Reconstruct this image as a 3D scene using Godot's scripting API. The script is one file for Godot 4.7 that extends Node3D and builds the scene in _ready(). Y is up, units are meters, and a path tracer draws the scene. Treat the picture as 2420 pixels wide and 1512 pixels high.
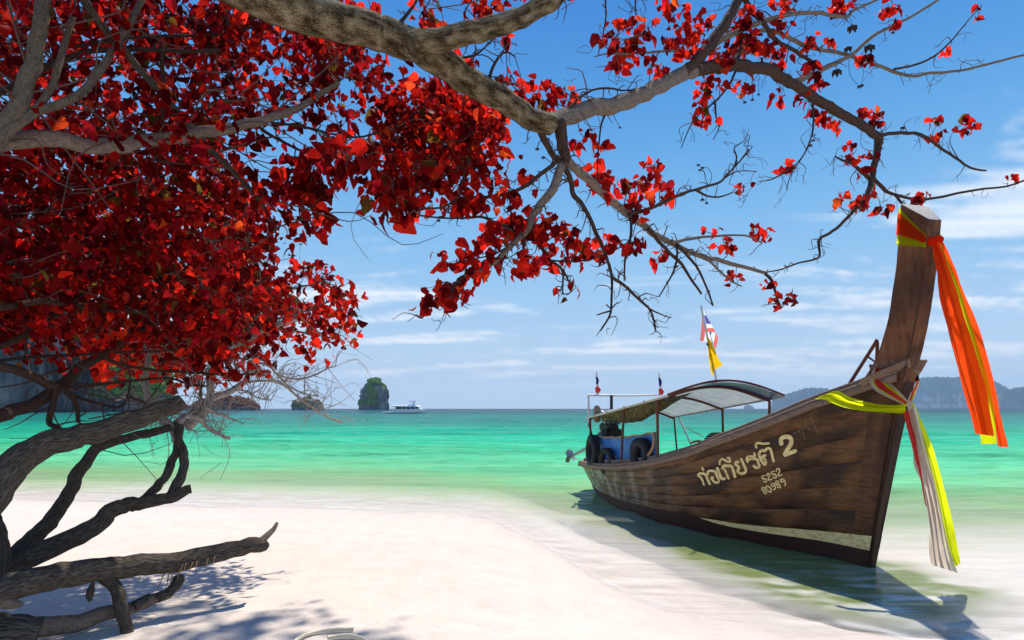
extends Node3D
# A beach with a long wooden boat, a red-leaved tree overhead, dead limbs on the sand and limestone islets out at sea.

const F := 1500.0      # focal length in the units in which sights were measured
const EYE := 2.0       # height of the eye above the sea
const CX := 1210.0
const CY := 965.0      # the horizon
const SUN_TO := Vector3(0.19, 0.86, -0.54)

var rng := RandomNumberGenerator.new()
var noise_a := FastNoiseLite.new()
var noise_b := FastNoiseLite.new()
var mats := {}


func _ready() -> void:
	rng.seed = 4711
	noise_a.seed = 11
	noise_a.frequency = 1.0
	noise_a.fractal_octaves = 4
	noise_b.seed = 23
	noise_b.frequency = 1.0
	noise_b.fractal_octaves = 2
	# ---- camera
	var cam := Camera3D.new()
	cam.name = "camera"
	cam.position = Vector3(0, EYE, 0)
	cam.projection = Camera3D.PROJECTION_FRUSTUM
	cam.near = 0.05
	cam.far = 30000.0
	cam.size = 1512.0 / F * cam.near
	cam.frustum_offset = Vector2(0, (CY - 756.0) / F * cam.near)
	add_child(cam)
	# ---- sky, sun, exposure
	var we := WorldEnvironment.new()
	we.name = "world_environment"
	var env := Environment.new()
	env.background_mode = Environment.BG_SKY
	var sky := Sky.new()
	sky.sky_material = make_sky()
	env.sky = sky
	env.tonemap_mode = Environment.TONE_MAPPER_LINEAR
	env.tonemap_exposure = 1.34
	env.sdfgi_enabled = true
	env.ssao_enabled = true
	env.ssil_enabled = true
	env.fog_enabled = true
	env.fog_density = 0.0001
	env.fog_light_color = Color(0.72, 0.86, 1.0)
	we.environment = env
	add_child(we)
	var sun := DirectionalLight3D.new()
	sun.name = "sun"
	sun.light_energy = 1.5
	sun.light_color = Color(1.0, 0.96, 0.90)
	sun.light_angular_distance = 0.7
	sun.shadow_enabled = true
	add_child(sun)
	sun.look_at_from_position(SUN_TO * 50.0, Vector3.ZERO)
	# ---- the place
	make_materials()
	build_ground()
	build_sea()
	build_far_land()
	build_tour_boat()
	build_longtail()
	build_dead_tree()
	build_left_tree()
	build_overhanging_tree()
	build_small_things()


# ------------------------------------------------------------------ helpers
func at(px: float, py: float, d: float) -> Vector3:
	return Vector3((px - CX) / F * d, EYE - (py - CY) / F * d, -d)


func lin(r: float, g: float, b: float) -> Color:
	return Color(r, g, b).linear_to_srgb()


func new_st() -> SurfaceTool:
	var st := SurfaceTool.new()
	st.begin(Mesh.PRIMITIVE_TRIANGLES)
	return st


func part(called: String, st: SurfaceTool, m: Material, parent: Node3D, flat := false) -> MeshInstance3D:
	if not flat:
		st.index()
	st.generate_normals()
	return part_mesh(called, st.commit(), m, parent)


func part_mesh(called: String, mesh: Mesh, m: Material, parent: Node3D) -> MeshInstance3D:
	var o := MeshInstance3D.new()
	o.name = called
	o.mesh = mesh
	o.material_override = m
	parent.add_child(o, true)
	return o


func thing(called: String, label: String, category: String, where := Vector3.ZERO, group := "") -> Node3D:
	var o := Node3D.new()
	o.name = called
	o.position = where
	add_child(o, true)
	return tag(o, label, category, group)


func tag(o: Node3D, label: String, category := "", group := "") -> Node3D:
	o.set_meta("label", label)
	if category:
		o.set_meta("category", category)
	if group:
		o.set_meta("group", group)
	return o


func smooth01(x: float) -> float:
	var u := clampf(x, 0.0, 1.0)
	return u * u * (3.0 - 2.0 * u)


func tab(xs: Array, ys: Array, x: float) -> float:
	var n := xs.size()
	var i := 0
	while i < n - 2 and x > xs[i + 1]:
		i += 1
	var h: float = xs[i + 1] - xs[i]
	var u := clampf((x - xs[i]) / h, 0.0, 1.0)
	var m0 := slope(xs, ys, i)
	var m1 := slope(xs, ys, i + 1)
	var u2 := u * u
	var u3 := u2 * u
	return (2 * u3 - 3 * u2 + 1) * ys[i] + (u3 - 2 * u2 + u) * h * m0 + (-2 * u3 + 3 * u2) * ys[i + 1] + (u3 - u2) * h * m1


func slope(xs: Array, ys: Array, i: int) -> float:
	var n := xs.size()
	if i == 0:
		return (ys[1] - ys[0]) / (xs[1] - xs[0])
	if i == n - 1:
		return (ys[i] - ys[i - 1]) / (xs[i] - xs[i - 1])
	var h0: float = xs[i] - xs[i - 1]
	var h1: float = xs[i + 1] - xs[i]
	return ((ys[i + 1] - ys[i]) / h1 * h0 + (ys[i] - ys[i - 1]) / h0 * h1) / (h0 + h1)


func quad(st: SurfaceTool, a: Vector3, b: Vector3, c: Vector3, d: Vector3) -> void:
	for v in [a, b, c, a, c, d]:
		st.add_vertex(v)


# rows of points joined into a sheet; uv counts metres times uvs
func sheet(st: SurfaceTool, rows: Array, closed := false, uvs := Vector2(1, 1)) -> void:
	var nv: int = rows.size()
	var nu: int = rows[0].size()
	for j in nv - 1:
		var r0: PackedVector3Array = rows[j]
		var r1: PackedVector3Array = rows[j + 1]
		for i in (nu if closed else nu - 1):
			var k := (i + 1) % nu
			var u0 := float(i) / (nu - 1) * uvs.x
			var u1 := float(i + 1) / (nu - 1) * uvs.x
			var v0 := float(j) / (nv - 1) * uvs.y
			var v1 := float(j + 1) / (nv - 1) * uvs.y
			st.set_uv(Vector2(u0, v0)); st.add_vertex(r0[i])
			st.set_uv(Vector2(u0, v1)); st.add_vertex(r1[i])
			st.set_uv(Vector2(u1, v0)); st.add_vertex(r0[k])
			st.set_uv(Vector2(u1, v0)); st.add_vertex(r0[k])
			st.set_uv(Vector2(u0, v1)); st.add_vertex(r1[i])
			st.set_uv(Vector2(u1, v1)); st.add_vertex(r1[k])


# a box along three half axes, edges chamfered
func bar(st: SurfaceTool, c: Vector3, x: Vector3, y: Vector3, z: Vector3, ch := 0.12) -> void:
	var m := minf(x.length(), minf(y.length(), z.length())) * ch * 2.0
	var ax := [x, y, z]
	var n := [x.normalized(), y.normalized(), z.normalized()]
	st.set_smooth_group(-1)
	for i in 3:
		var u: Vector3 = ax[(i + 1) % 3]
		var v: Vector3 = ax[(i + 2) % 3]
		var ui: Vector3 = u - n[(i + 1) % 3] * m
		var vi: Vector3 = v - n[(i + 2) % 3] * m
		for s in [1.0, -1.0]:
			var w: Vector3 = c + ax[i] * s
			quad_out(st, w - ui - vi, w + ui - vi, w + ui + vi, w - ui + vi, c)
	for i in 3:
		var a: Vector3 = ax[i] - n[i] * m
		for s in [1.0, -1.0]:
			for t in [1.0, -1.0]:
				var j := (i + 1) % 3
				var k := (i + 2) % 3
				var p: Vector3 = c + ax[j] * s + (ax[k] - n[k] * m) * t
				var q: Vector3 = c + (ax[j] - n[j] * m) * s + ax[k] * t
				quad_out(st, p - a, p + a, q + a, q - a, c)
	for s in [1.0, -1.0]:
		for t in [1.0, -1.0]:
			for r in [1.0, -1.0]:
				var i0: Vector3 = (ax[0] - n[0] * m) * s
				var i1: Vector3 = (ax[1] - n[1] * m) * t
				var i2: Vector3 = (ax[2] - n[2] * m) * r
				tri_out(st, c + ax[0] * s + i1 + i2, c + i0 + ax[1] * t + i2, c + i0 + i1 + ax[2] * r, c)


func tri_out(st: SurfaceTool, a: Vector3, b: Vector3, c: Vector3, inside: Vector3) -> void:
	if (b - a).cross(c - a).dot(a - inside) > 0.0:
		var t := b
		b = c
		c = t
	st.add_vertex(a); st.add_vertex(b); st.add_vertex(c)


func quad_out(st: SurfaceTool, a: Vector3, b: Vector3, c: Vector3, d: Vector3, inside: Vector3) -> void:
	tri_out(st, a, b, c, inside)
	tri_out(st, a, c, d, inside)


# smooth path through points (Catmull-Rom), n pieces per span
func curve(pts: PackedVector3Array, n: int) -> PackedVector3Array:
	var out := PackedVector3Array()
	var k := pts.size()
	for i in k - 1:
		var a := pts[maxi(i - 1, 0)]
		var d := pts[mini(i + 2, k - 1)]
		for j in n:
			out.append(pts[i].cubic_interpolate(pts[i + 1], a, d, float(j) / n))
	out.append(pts[k - 1])
	return out


func tube(st: SurfaceTool, pts: PackedVector3Array, radii: PackedFloat32Array, sides: int, lump := 0.0, rep := 1.0, vscale := 1.0) -> void:
	var n := pts.size()
	st.set_smooth_group(0)
	var t := (pts[1] - pts[0]).normalized()
	var nx := t.cross(Vector3(0.31, 0.17, 0.93))
	if nx.length() < 0.1:
		nx = t.cross(Vector3.RIGHT)
	nx = nx.normalized()
	var rows := []
	var vs := PackedFloat32Array()
	var along := 0.0
	for i in n:
		t = (pts[mini(i + 1, n - 1)] - pts[maxi(i - 1, 0)]).normalized()
		nx = (nx - t * nx.dot(t)).normalized()
		var ny := t.cross(nx)
		var row := PackedVector3Array()
		for j in sides + 1:
			var an := TAU * (j % sides) / sides
			var dir := nx * cos(an) + ny * sin(an)
			var r := radii[i]
			if lump > 0.0:
				var p := pts[i] + dir * r
				r *= 1.0 + lump * noise_a.get_noise_3dv(p * 4.0) + lump * 0.7 * noise_b.get_noise_3dv(p * 17.0)
			row.append(pts[i] + dir * r)
		if i > 0:
			along += pts[i].distance_to(pts[i - 1])
		rows.append(row)
		vs.append(along * vscale)
	for i in n - 1:
		var r0: PackedVector3Array = rows[i]
		var r1: PackedVector3Array = rows[i + 1]
		for j in sides:
			var u0 := float(j) / sides * rep
			var u1 := float(j + 1) / sides * rep
			st.set_uv(Vector2(u0, vs[i])); st.add_vertex(r0[j])
			st.set_uv(Vector2(u0, vs[i + 1])); st.add_vertex(r1[j])
			st.set_uv(Vector2(u1, vs[i])); st.add_vertex(r0[j + 1])
			st.set_uv(Vector2(u1, vs[i])); st.add_vertex(r0[j + 1])
			st.set_uv(Vector2(u0, vs[i + 1])); st.add_vertex(r1[j])
			st.set_uv(Vector2(u1, vs[i + 1])); st.add_vertex(r1[j + 1])
	if radii[n - 1] > 0.004:
		cap(st, rows[n - 1], pts[n - 1], sides, false)
	if radii[0] > 0.004:
		cap(st, rows[0], pts[0], sides, true)


func cap(st: SurfaceTool, row: PackedVector3Array, c: Vector3, sides: int, first: bool) -> void:
	st.set_smooth_group(-1)
	for j in sides:
		st.set_uv(Vector2(0.1, 0.1)); st.add_vertex(c)
		st.set_uv(Vector2(0.3, 0.1)); st.add_vertex(row[j + 1] if first else row[j])
		st.set_uv(Vector2(0.1, 0.3)); st.add_vertex(row[j] if first else row[j + 1])
	st.set_smooth_group(0)


func pipe(called: String, pts: Array, r: float, m: Material, parent: Node3D, n := 5) -> MeshInstance3D:
	var st := new_st()
	var c := curve(PackedVector3Array(pts), n) if pts.size() > 2 else PackedVector3Array(pts)
	var rr := PackedFloat32Array()
	rr.resize(c.size())
	rr.fill(r)
	tube(st, c, rr, 8)
	return part(called, st, m, parent)


func ball(st: SurfaceTool, c: Vector3, r: Vector3, rings := 7, segs := 10) -> void:
	var rows := []
	for j in rings + 1:
		var la := PI * j / rings
		var row := PackedVector3Array()
		for i in segs + 1:
			var lo := TAU * (i % segs) / segs
			row.append(c + Vector3(sin(la) * cos(lo), cos(la), sin(la) * sin(lo)) * r)
		rows.append(row)
	sheet(st, rows)


# ------------------------------------------------------------------ textures and materials
func noise_image(seed_: int, freq: float, oct: int, size := 256, ridged := false) -> Image:
	var n := FastNoiseLite.new()
	n.seed = seed_
	n.noise_type = FastNoiseLite.TYPE_SIMPLEX_SMOOTH
	n.frequency = freq
	n.fractal_type = FastNoiseLite.FRACTAL_RIDGED if ridged else FastNoiseLite.FRACTAL_FBM
	n.fractal_octaves = oct
	return n.get_seamless_image(size, size)


# colours: an array of linear colours laid over the noise from low to high
func colour_tex(im: Image, colours: Array, fine: Image = null, share := 0.3) -> ImageTexture:
	var w := im.get_width()
	var out := Image.create_empty(w, w, false, Image.FORMAT_RGB8)
	for y in w:
		for x in w:
			var v := im.get_pixel(x, y).r
			if fine:
				v = v * (1.0 - share) + fine.get_pixel(x, y).r * share
			var p := clampf((v - 0.18) / 0.64, 0.0, 0.999) * (colours.size() - 1)
			var i := int(p)
			var a: Color = colours[i]
			var b: Color = colours[i + 1]
			out.set_pixel(x, y, a.lerp(b, p - i).linear_to_srgb())
	return ImageTexture.create_from_image(out)


func tex(im: Image) -> ImageTexture:
	return ImageTexture.create_from_image(im)


func mat(called: String, c: Color, rough: float, metal := 0.0) -> StandardMaterial3D:
	var m := StandardMaterial3D.new()
	m.resource_name = called
	m.albedo_color = c
	m.roughness = rough
	m.metallic = metal
	m.metallic_specular = 0.4
	mats[called] = m
	return m


func tri(m: StandardMaterial3D, scale: Vector3, world := false) -> StandardMaterial3D:
	m.uv1_triplanar = true
	m.uv1_world_triplanar = world
	m.uv1_scale = scale
	return m


func bump(m: StandardMaterial3D, im: Image, cm: float) -> void:
	m.heightmap_enabled = true
	m.heightmap_texture = tex(im)
	m.heightmap_scale = cm


func make_materials() -> void:
	var soft := noise_image(3, 0.012, 5)
	var fine := noise_image(5, 0.06, 4)
	var speck := noise_image(8, 0.16, 2)
	var ridge := noise_image(9, 0.02, 4, 256, true)
	var patch := noise_image(17, 0.02, 4)
	# sand
	var m := mat("sand", Color.WHITE, 0.95)
	m.vertex_color_use_as_albedo = true
	m.albedo_texture = colour_tex(soft, [Color(0.9, 0.89, 0.875), Color(0.97, 0.965, 0.955), Color(1, 1, 1)], fine, 0.4)
	m.metallic_specular = 0.15
	tri(m, Vector3(0.7, 0.7, 0.7), true)
	bump(m, fine, 0.6)
	# sea
	m = mat("sea_water", Color.WHITE, 0.16)
	m.vertex_color_use_as_albedo = true
	m.transparency = BaseMaterial3D.TRANSPARENCY_ALPHA
	m.specular_mode = BaseMaterial3D.SPECULAR_DISABLED
	m.albedo_texture = colour_tex(soft, [Color(0.84, 0.84, 0.84), Color(0.95, 0.94, 0.94), Color(1, 1, 1)], patch, 0.5)  # noise streaks imitate the light and dark of wave facets
	tri(m, Vector3(0.06, 1, 0.30), true)
	m = mat("sea_surface", Color(1, 1, 1, 0.02), 0.10)
	m.transparency = BaseMaterial3D.TRANSPARENCY_ALPHA
	m.metallic_specular = 0.26
	tri(m, Vector3(0.16, 1, 0.8), true)
	bump(m, soft, 3.2)
	# rocks and green
	m = mat("limestone", Color.WHITE, 0.95)
	m.vertex_color_use_as_albedo = true
	m.metallic_specular = 0.1
	m = mat("greenery", Color.WHITE, 0.9)
	m.vertex_color_use_as_albedo = true
	m.metallic_specular = 0.15
	# weathered boat timber: grain runs along the boat (local x)
	m = mat("hull_wood", Color.WHITE, 0.45)
	m.vertex_color_use_as_albedo = true
	m.metallic_specular = 0.35
	m.albedo_texture = colour_tex(patch, [Color(0.30, 0.26, 0.24), Color(0.62, 0.56, 0.52), Color(0.88, 0.85, 0.82), Color(1, 1, 1)], fine, 0.45)
	tri(m, Vector3(0.45, 2.6, 2.6))
	bump(m, fine, 1.0)
	m = mat("prow_wood", Color.WHITE, 0.6)
	m.vertex_color_use_as_albedo = true
	m.metallic_specular = 0.35
	m.albedo_texture = colour_tex(patch, [Color(0.34, 0.28, 0.25), Color(0.70, 0.62, 0.56), Color(0.92, 0.88, 0.84), Color(1.0, 0.95, 0.9)], speck, 0.35)
	tri(m, Vector3(2.6, 0.5, 2.6))
	bump(m, fine, 1.0)
	m = mat("rail_wood", lin(0.30, 0.20, 0.14), 0.75)
	m.albedo_texture = colour_tex(fine, [Color(0.35, 0.32, 0.3), Color(0.8, 0.78, 0.75), Color(1, 1, 1)], patch, 0.5)
	tri(m, Vector3(0.8, 4.0, 4.0))
	bump(m, fine, 1.0)
	m = mat("end_grain", lin(0.62, 0.56, 0.50), 0.8)
	m.albedo_texture = colour_tex(fine, [Color(0.45, 0.42, 0.4), Color(0.95, 0.94, 0.92), Color(1, 1, 1)])
	tri(m, Vector3(3, 3, 3))
	m = mat("cream_paint", lin(0.92, 0.74, 0.36), 0.6)
	m.albedo_texture = colour_tex(patch, [Color(0.55, 0.42, 0.24), Color(0.92, 0.9, 0.84), Color(1, 1, 1)], fine, 0.3)
	tri(m, Vector3(1.6, 2.6, 2.6))
	m = mat("maroon_paint", lin(0.055, 0.018, 0.013), 0.5)
	m.albedo_texture = colour_tex(patch, [Color(0.6, 0.6, 0.6), Color(0.9, 0.9, 0.9), Color(1, 1, 1)], fine, 0.4)
	tri(m, Vector3(0.8, 3, 3))
	m = mat("dark_wood", lin(0.05, 0.033, 0.022), 0.8)
	mat("shadow_gap", lin(0.012, 0.009, 0.007), 0.9)
	# metals, rubber, plastics
	m = mat("rusty_pipe", lin(0.16, 0.05, 0.028), 0.75)
	m.albedo_texture = colour_tex(fine, [Color(0.35, 0.3, 0.3), Color(0.9, 0.85, 0.8), Color(1, 1, 1)], speck, 0.4)
	tri(m, Vector3(3, 3, 3))
	mat("pale_pipe", lin(0.52, 0.48, 0.44), 0.5, 0.2)
	mat("steel", lin(0.32, 0.33, 0.35), 0.35, 0.85)
	mat("engine_black", lin(0.02, 0.02, 0.022), 0.5)
	mat("rubber", lin(0.022, 0.021, 0.023), 0.75)
	m = mat("roof_sheet", lin(0.58, 0.62, 0.69), 0.4)
	m.backlight_enabled = true
	m.backlight = Color(0.7, 0.7, 0.7)
	m.albedo_texture = colour_tex(soft, [Color(0.72, 0.74, 0.80), Color(0.93, 0.93, 0.95), Color(1, 1, 1)])
	tri(m, Vector3(1.0, 1, 1.0))
	mat("blue_sheet", lin(0.012, 0.016, 0.24), 0.35)
	m = mat("blue_panel", lin(0.07, 0.22, 0.55), 0.4)
	m.albedo_texture = colour_tex(patch, [Color(0.55, 0.6, 0.65), Color(0.9, 0.92, 0.95), Color(1, 1, 1)])
	tri(m, Vector3(2, 0.6, 2))
	m = mat("camouflage", Color.WHITE, 0.85)
	m.albedo_texture = colour_tex(noise_image(31, 0.03, 2), [Color(0.015, 0.012, 0.01), Color(0.03, 0.022, 0.015), Color(0.10, 0.085, 0.03), Color(0.22, 0.20, 0.06), Color(0.16, 0.11, 0.05)])
	tri(m, Vector3(1.6, 1.6, 1.6))
	mat("rope_fibre", lin(0.40, 0.24, 0.12), 0.9)
	mat("drip_paint", lin(0.26, 0.21, 0.12), 0.7)
	mat("cane", lin(0.72, 0.64, 0.46), 0.6)
	mat("white_paint", lin(0.88, 0.88, 0.87), 0.35)
	mat("dark_glass", lin(0.02, 0.025, 0.03), 0.15)
	mat("buoy_orange", lin(0.85, 0.22, 0.05), 0.5)
	# cloth
	for c in [["cloth_orange", 0.98, 0.085, 0.012], ["cloth_yellow", 0.76, 0.84, 0.015], ["cloth_pink", 0.90, 0.075, 0.07], ["cloth_white", 0.80, 0.69, 0.61], ["cloth_red", 0.78, 0.16, 0.13], ["cloth_flag_white", 0.8, 0.78, 0.78], ["cloth_flag_blue", 0.12, 0.08, 0.36], ["cloth_gold", 0.85, 0.48, 0.01]]:
		m = mat(c[0], lin(c[1], c[2], c[3]), 0.85)
		m.metallic_specular = 0.1
		m.backlight_enabled = true
		m.backlight = Color(1.25, 1.25, 1.25)
		m.albedo_texture = colour_tex(fine, [Color(0.93, 0.93, 0.93), Color(0.98, 0.98, 0.98), Color(1, 1, 1)])
		tri(m, Vector3(2, 2, 2))
	# bark: u runs round the limb, v along it
	for c in [["mid_bark", 0.19, 0.155, 0.115], ["grey_bark", 0.205, 0.175, 0.143], ["lichen_bark", 0.33, 0.275, 0.20], ["pale_bark", 0.27, 0.21, 0.165], ["dark_bark", 0.10, 0.062, 0.048]]:
		m = mat(c[0], lin(c[1], c[2], c[3]), 0.92)
		m.metallic_specular = 0.15
		if c[0] == "grey_bark":
			m.albedo_texture = colour_tex(ridge, [Color(1, 1, 1), Color(0.82, 0.80, 0.77), Color(0.50, 0.47, 0.44), Color(0.16, 0.14, 0.13)], fine, 0.5)
			m.uv1_scale = Vector3(2.0, 0.34, 1)
			bump(m, inverted(ridge), 2.4)
		elif c[0] == "lichen_bark":
			m.albedo_texture = colour_tex(soft, [Color(0.07, 0.055, 0.04), Color(0.13, 0.105, 0.08), Color(0.46, 0.40, 0.30), Color(0.72, 0.66, 0.52), Color(1.0, 1.0, 0.90)], speck, 0.42)
			m.uv1_scale = Vector3(1.0, 0.7, 1)
			bump(m, fine, 1.4)
		else:
			m.albedo_texture = colour_tex(patch, [Color(0.4, 0.38, 0.36), Color(0.8, 0.79, 0.77), Color(1, 1, 1)], fine, 0.5)
			m.uv1_scale = Vector3(1.0, 1.2, 1)
			bump(m, fine, 0.8)
	m = mat("dead_wood", lin(0.46, 0.40, 0.35), 0.9)
	m.albedo_texture = colour_tex(patch, [Color(0.3, 0.28, 0.26), Color(0.75, 0.74, 0.72), Color(1, 1, 1)], fine, 0.5)
	m.uv1_scale = Vector3(1.0, 0.8, 1)
	mat("twig_bark", lin(0.085, 0.05, 0.043), 0.9)
	mat("pod_brown", lin(0.03, 0.02, 0.017), 0.9)
	# leaves
	leaf_tex = leaf_texture()
	m = mat("leaves", Color.WHITE, 0.5)
	leaf_look(m)
	m.vertex_color_use_as_albedo = true
	for i in LEAF_TINTS.size():
		var c: Color = LEAF_TINTS[i]
		m = mat("leaf_%d" % i, c.linear_to_srgb(), 0.5)
		leaf_look(m)


func inverted(im: Image) -> Image:
	var out := Image.create_empty(im.get_width(), im.get_height(), false, Image.FORMAT_RGB8)
	for y in im.get_height():
		for x in im.get_width():
			var v := 1.0 - im.get_pixel(x, y).r
			out.set_pixel(x, y, Color(v, v, v))
	return out


func leaf_look(m: StandardMaterial3D) -> void:
	m.metallic_specular = 0.18
	m.backlight_enabled = true
	m.backlight = Color(1.2, 1.2, 1.2)
	m.albedo_texture = leaf_tex


# veins and blotches of a leaf: u across, v from stalk to tip
func leaf_texture() -> ImageTexture:
	var n := noise_image(41, 0.05, 3, 96)
	var im := Image.create_empty(96, 96, false, Image.FORMAT_RGB8)
	for y in 96:
		for x in 96:
			var u := absf(x / 95.0 - 0.5)
			var v := y / 95.0
			var k := 0.72 + 0.36 * (n.get_pixel(x, y).r - 0.2)
			var vein := exp(-pow(u / 0.012, 2.0)) + 0.55 * exp(-pow((fposmod(v - u * 0.9, 0.17) - 0.085) / 0.014, 2.0))
			k = clampf(k - 0.22 * minf(vein, 1.0), 0.0, 1.0)
			im.set_pixel(x, y, Color(k, k, k).linear_to_srgb())
	return ImageTexture.create_from_image(im)


const LEAF_TINTS: Array[Color] = [Color(0.26, 0.006, 0.005), Color(0.54, 0.013, 0.009), Color(0.95, 0.030, 0.014), Color(0.36, 0.008, 0.016), Color(0.85, 0.085, 0.018), Color(0.17, 0.09, 0.018), Color(0.13, 0.005, 0.006)]  # leaf reds, with bright and dark ones standing for sun and shade


# ------------------------------------------------------------------ sky: air and thin cloud
func make_sky() -> PanoramaSkyMaterial:
	var w := 2048
	var h := 1024
	var data := PackedFloat32Array()
	data.resize(w * h * 3)
	var na := FastNoiseLite.new()
	na.seed = 77
	na.frequency = 0.9
	na.fractal_octaves = 5
	na.fractal_gain = 0.55
	var nb := FastNoiseLite.new()
	nb.seed = 91
	nb.frequency = 0.33
	nb.fractal_octaves = 3
	var es := [-3.0, 0.0, 3.0, 8.0, 14.0, 21.0, 33.0, 55.0, 90.0]
	var rs := [0.49, 0.49, 0.46, 0.32, 0.20, 0.105, 0.038, 0.028, 0.02]
	var gs := [0.60, 0.60, 0.585, 0.495, 0.41, 0.31, 0.19, 0.15, 0.11]
	var bs := [0.72, 0.72, 0.72, 0.69, 0.665, 0.61, 0.52, 0.45, 0.38]
	for y in h:
		var e := (0.5 - (y + 0.5) / h) * PI
		var deg := maxf(rad_to_deg(e), -1.0)
		var base := Vector3(tab(es, rs, deg), tab(es, gs, deg), tab(es, bs, deg))
		var se := sin(e)
		for x in w:
			var c := base
			if se > -0.01:
				var az := TAU * (x + 0.5) / w
				var k := cos(e) / (maxf(se, 0.0) + 0.10)
				# the plane of the cloud layer, wisps drawn out along x
				var p := Vector2(sin(az) * k, -cos(az) * k)
				var q := Vector3(p.x * 0.55 + p.y * 0.16, p.y * 1.5 - p.x * 0.10, 0.0)
				var warp := nb.get_noise_3d(p.x * 0.9, p.y * 0.9, 7.0)
				q.x += warp * 0.9
				q.y += warp * 0.5
				var n1 := na.get_noise_3dv(q * 1.25)
				var n2 := na.get_noise_3d(q.x * 4.0, q.y * 7.0, 4.0)
				var big := nb.get_noise_3d(p.x * 0.55 + 3.1, p.y * 0.75, 1.0)
				var low := exp(-pow((deg - 9.0) / 7.5, 2.0))
				var cover := -0.10 + 0.36 * low - 0.75 * smooth01((deg - 14.0) / 9.0)
				var dens := clampf((n1 * 1.25 + n2 * 0.50 + big * 0.85 + cover - 0.08) * 1.35, 0.0, 1.0)
				dens *= smooth01((deg - 0.6) / 3.2)
				dens = dens * dens * (3.0 - 2.0 * dens) * lerpf(0.62, 0.92, low)
				c = c.lerp(Vector3(0.76, 0.79, 0.83), dens)
			var i := (y * w + x) * 3
			data[i] = c.x
			data[i + 1] = c.y
			data[i + 2] = c.z
	var im := Image.create_from_data(w, h, false, Image.FORMAT_RGBF, data.to_byte_array())
	var m := PanoramaSkyMaterial.new()
	m.panorama = ImageTexture.create_from_image(im)
	return m


# ------------------------------------------------------------------ ground and sea
func shore(x: float) -> float:
	var d := tab([-60.0, -12.0, -6.0, -2.2, -0.1, 0.6, 1.25, 2.0, 3.3, 7.0, 14.0, 60.0], [17.0, 14.0, 13.0, 12.2, 10.7, 8.8, 6.9, 5.9, 5.3, 4.8, 5.6, 10.0], clampf(x, -60.0, 60.0))
	return d + 0.35 * noise_b.get_noise_2d(x * 0.35, 3.0) + 0.12 * noise_b.get_noise_2d(x * 1.4, 9.0)


# how far out the thin white wash reaches before the water takes colour
func wash(x: float) -> float:
	return tab([-60.0, -12.0, -6.0, -2.0, 0.5, 2.5, 5.0, 8.0, 14.0, 60.0], [17.5, 14.8, 13.8, 12.8, 11.8, 11.2, 10.4, 9.9, 10.0, 12.0], clampf(x, -60.0, 60.0)) + 0.5 * noise_b.get_noise_2d(x * 0.3, 13.0)


func seaward(x: float, d: float) -> float:
	return d - shore(x)


# made-up hollow and painted green shade beside the hull, 0 to 1
func hull_shade(x: float, d: float) -> float:
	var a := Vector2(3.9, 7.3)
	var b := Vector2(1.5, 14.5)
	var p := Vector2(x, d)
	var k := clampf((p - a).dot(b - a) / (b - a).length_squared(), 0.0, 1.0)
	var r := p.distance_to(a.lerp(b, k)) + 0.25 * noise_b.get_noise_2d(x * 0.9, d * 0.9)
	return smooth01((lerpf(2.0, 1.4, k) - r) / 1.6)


func ground_height(x: float, d: float) -> float:
	var s := seaward(x, d)
	var y := 0.0
	if s < 0.0:
		y = 0.42 * (1.0 - exp(s / 7.0))
	else:
		y = -0.032 * s - 0.0045 * s * s if s < 30.0 else -5.0 - 0.25 * (s - 30.0)
		y = maxf(y, -11.0)
	y -= 0.28 * hull_shade(x, d)  # invented hollow, sunk where the boat's shade is painted
	var dry := smooth01(-s / 3.0)
	return y + dry * (0.05 * noise_a.get_noise_2d(x * 0.25, d * 0.25) + 0.012 * noise_a.get_noise_2d(x * 1.7, d * 2.3))


func build_ground() -> void:
	var nx := 190
	var ds := PackedFloat32Array([-60.0, -40.0, -25.0, -15.0, -8.0, -4.0, -2.0, 0.0, 1.5])
	var d := 2.4
	while d < 5600.0:
		ds.append(d)
		d *= 1.016 if d < 25.0 else 1.06
	var vs := PackedVector3Array()
	var cs := PackedColorArray()
	for dd in ds:
		var half := maxf(9.0, absf(dd) * 1.35 + 4.0)
		if dd > 100.0:
			half = dd * 1.5
		for i in nx + 1:
			var u := float(i) / nx * 2.0 - 1.0
			var x := half * u
			vs.append(Vector3(x, ground_height(x, dd), -dd))
			var s := seaward(x, dd)
			var wet := exp(-pow((s - 0.1) / 0.9, 2.0)) * 0.09
			var k := 1.0 - wet + 0.03 * noise_a.get_noise_2d(x * 0.6, dd * 0.9)
			cs.append(Color(0.640 * k, 0.575 * k, 0.515 * k))
	var o := part_mesh("sand_ground", grid_mesh(vs, cs, ds.size(), nx + 1, []), mats.sand, self)
	o.set_meta("kind", "structure")
	o.set_meta("label", "pale smooth sand beach running down under the sea")


# where a sight line meets the sand
func on_ground(px: float, py: float, up := 0.0) -> Vector3:
	var d := 5.0
	for i in 12:
		d = (EYE - ground_height((px - CX) / F * d, d) - up) * F / (py - CY)
	return at(px, py, d)


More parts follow.
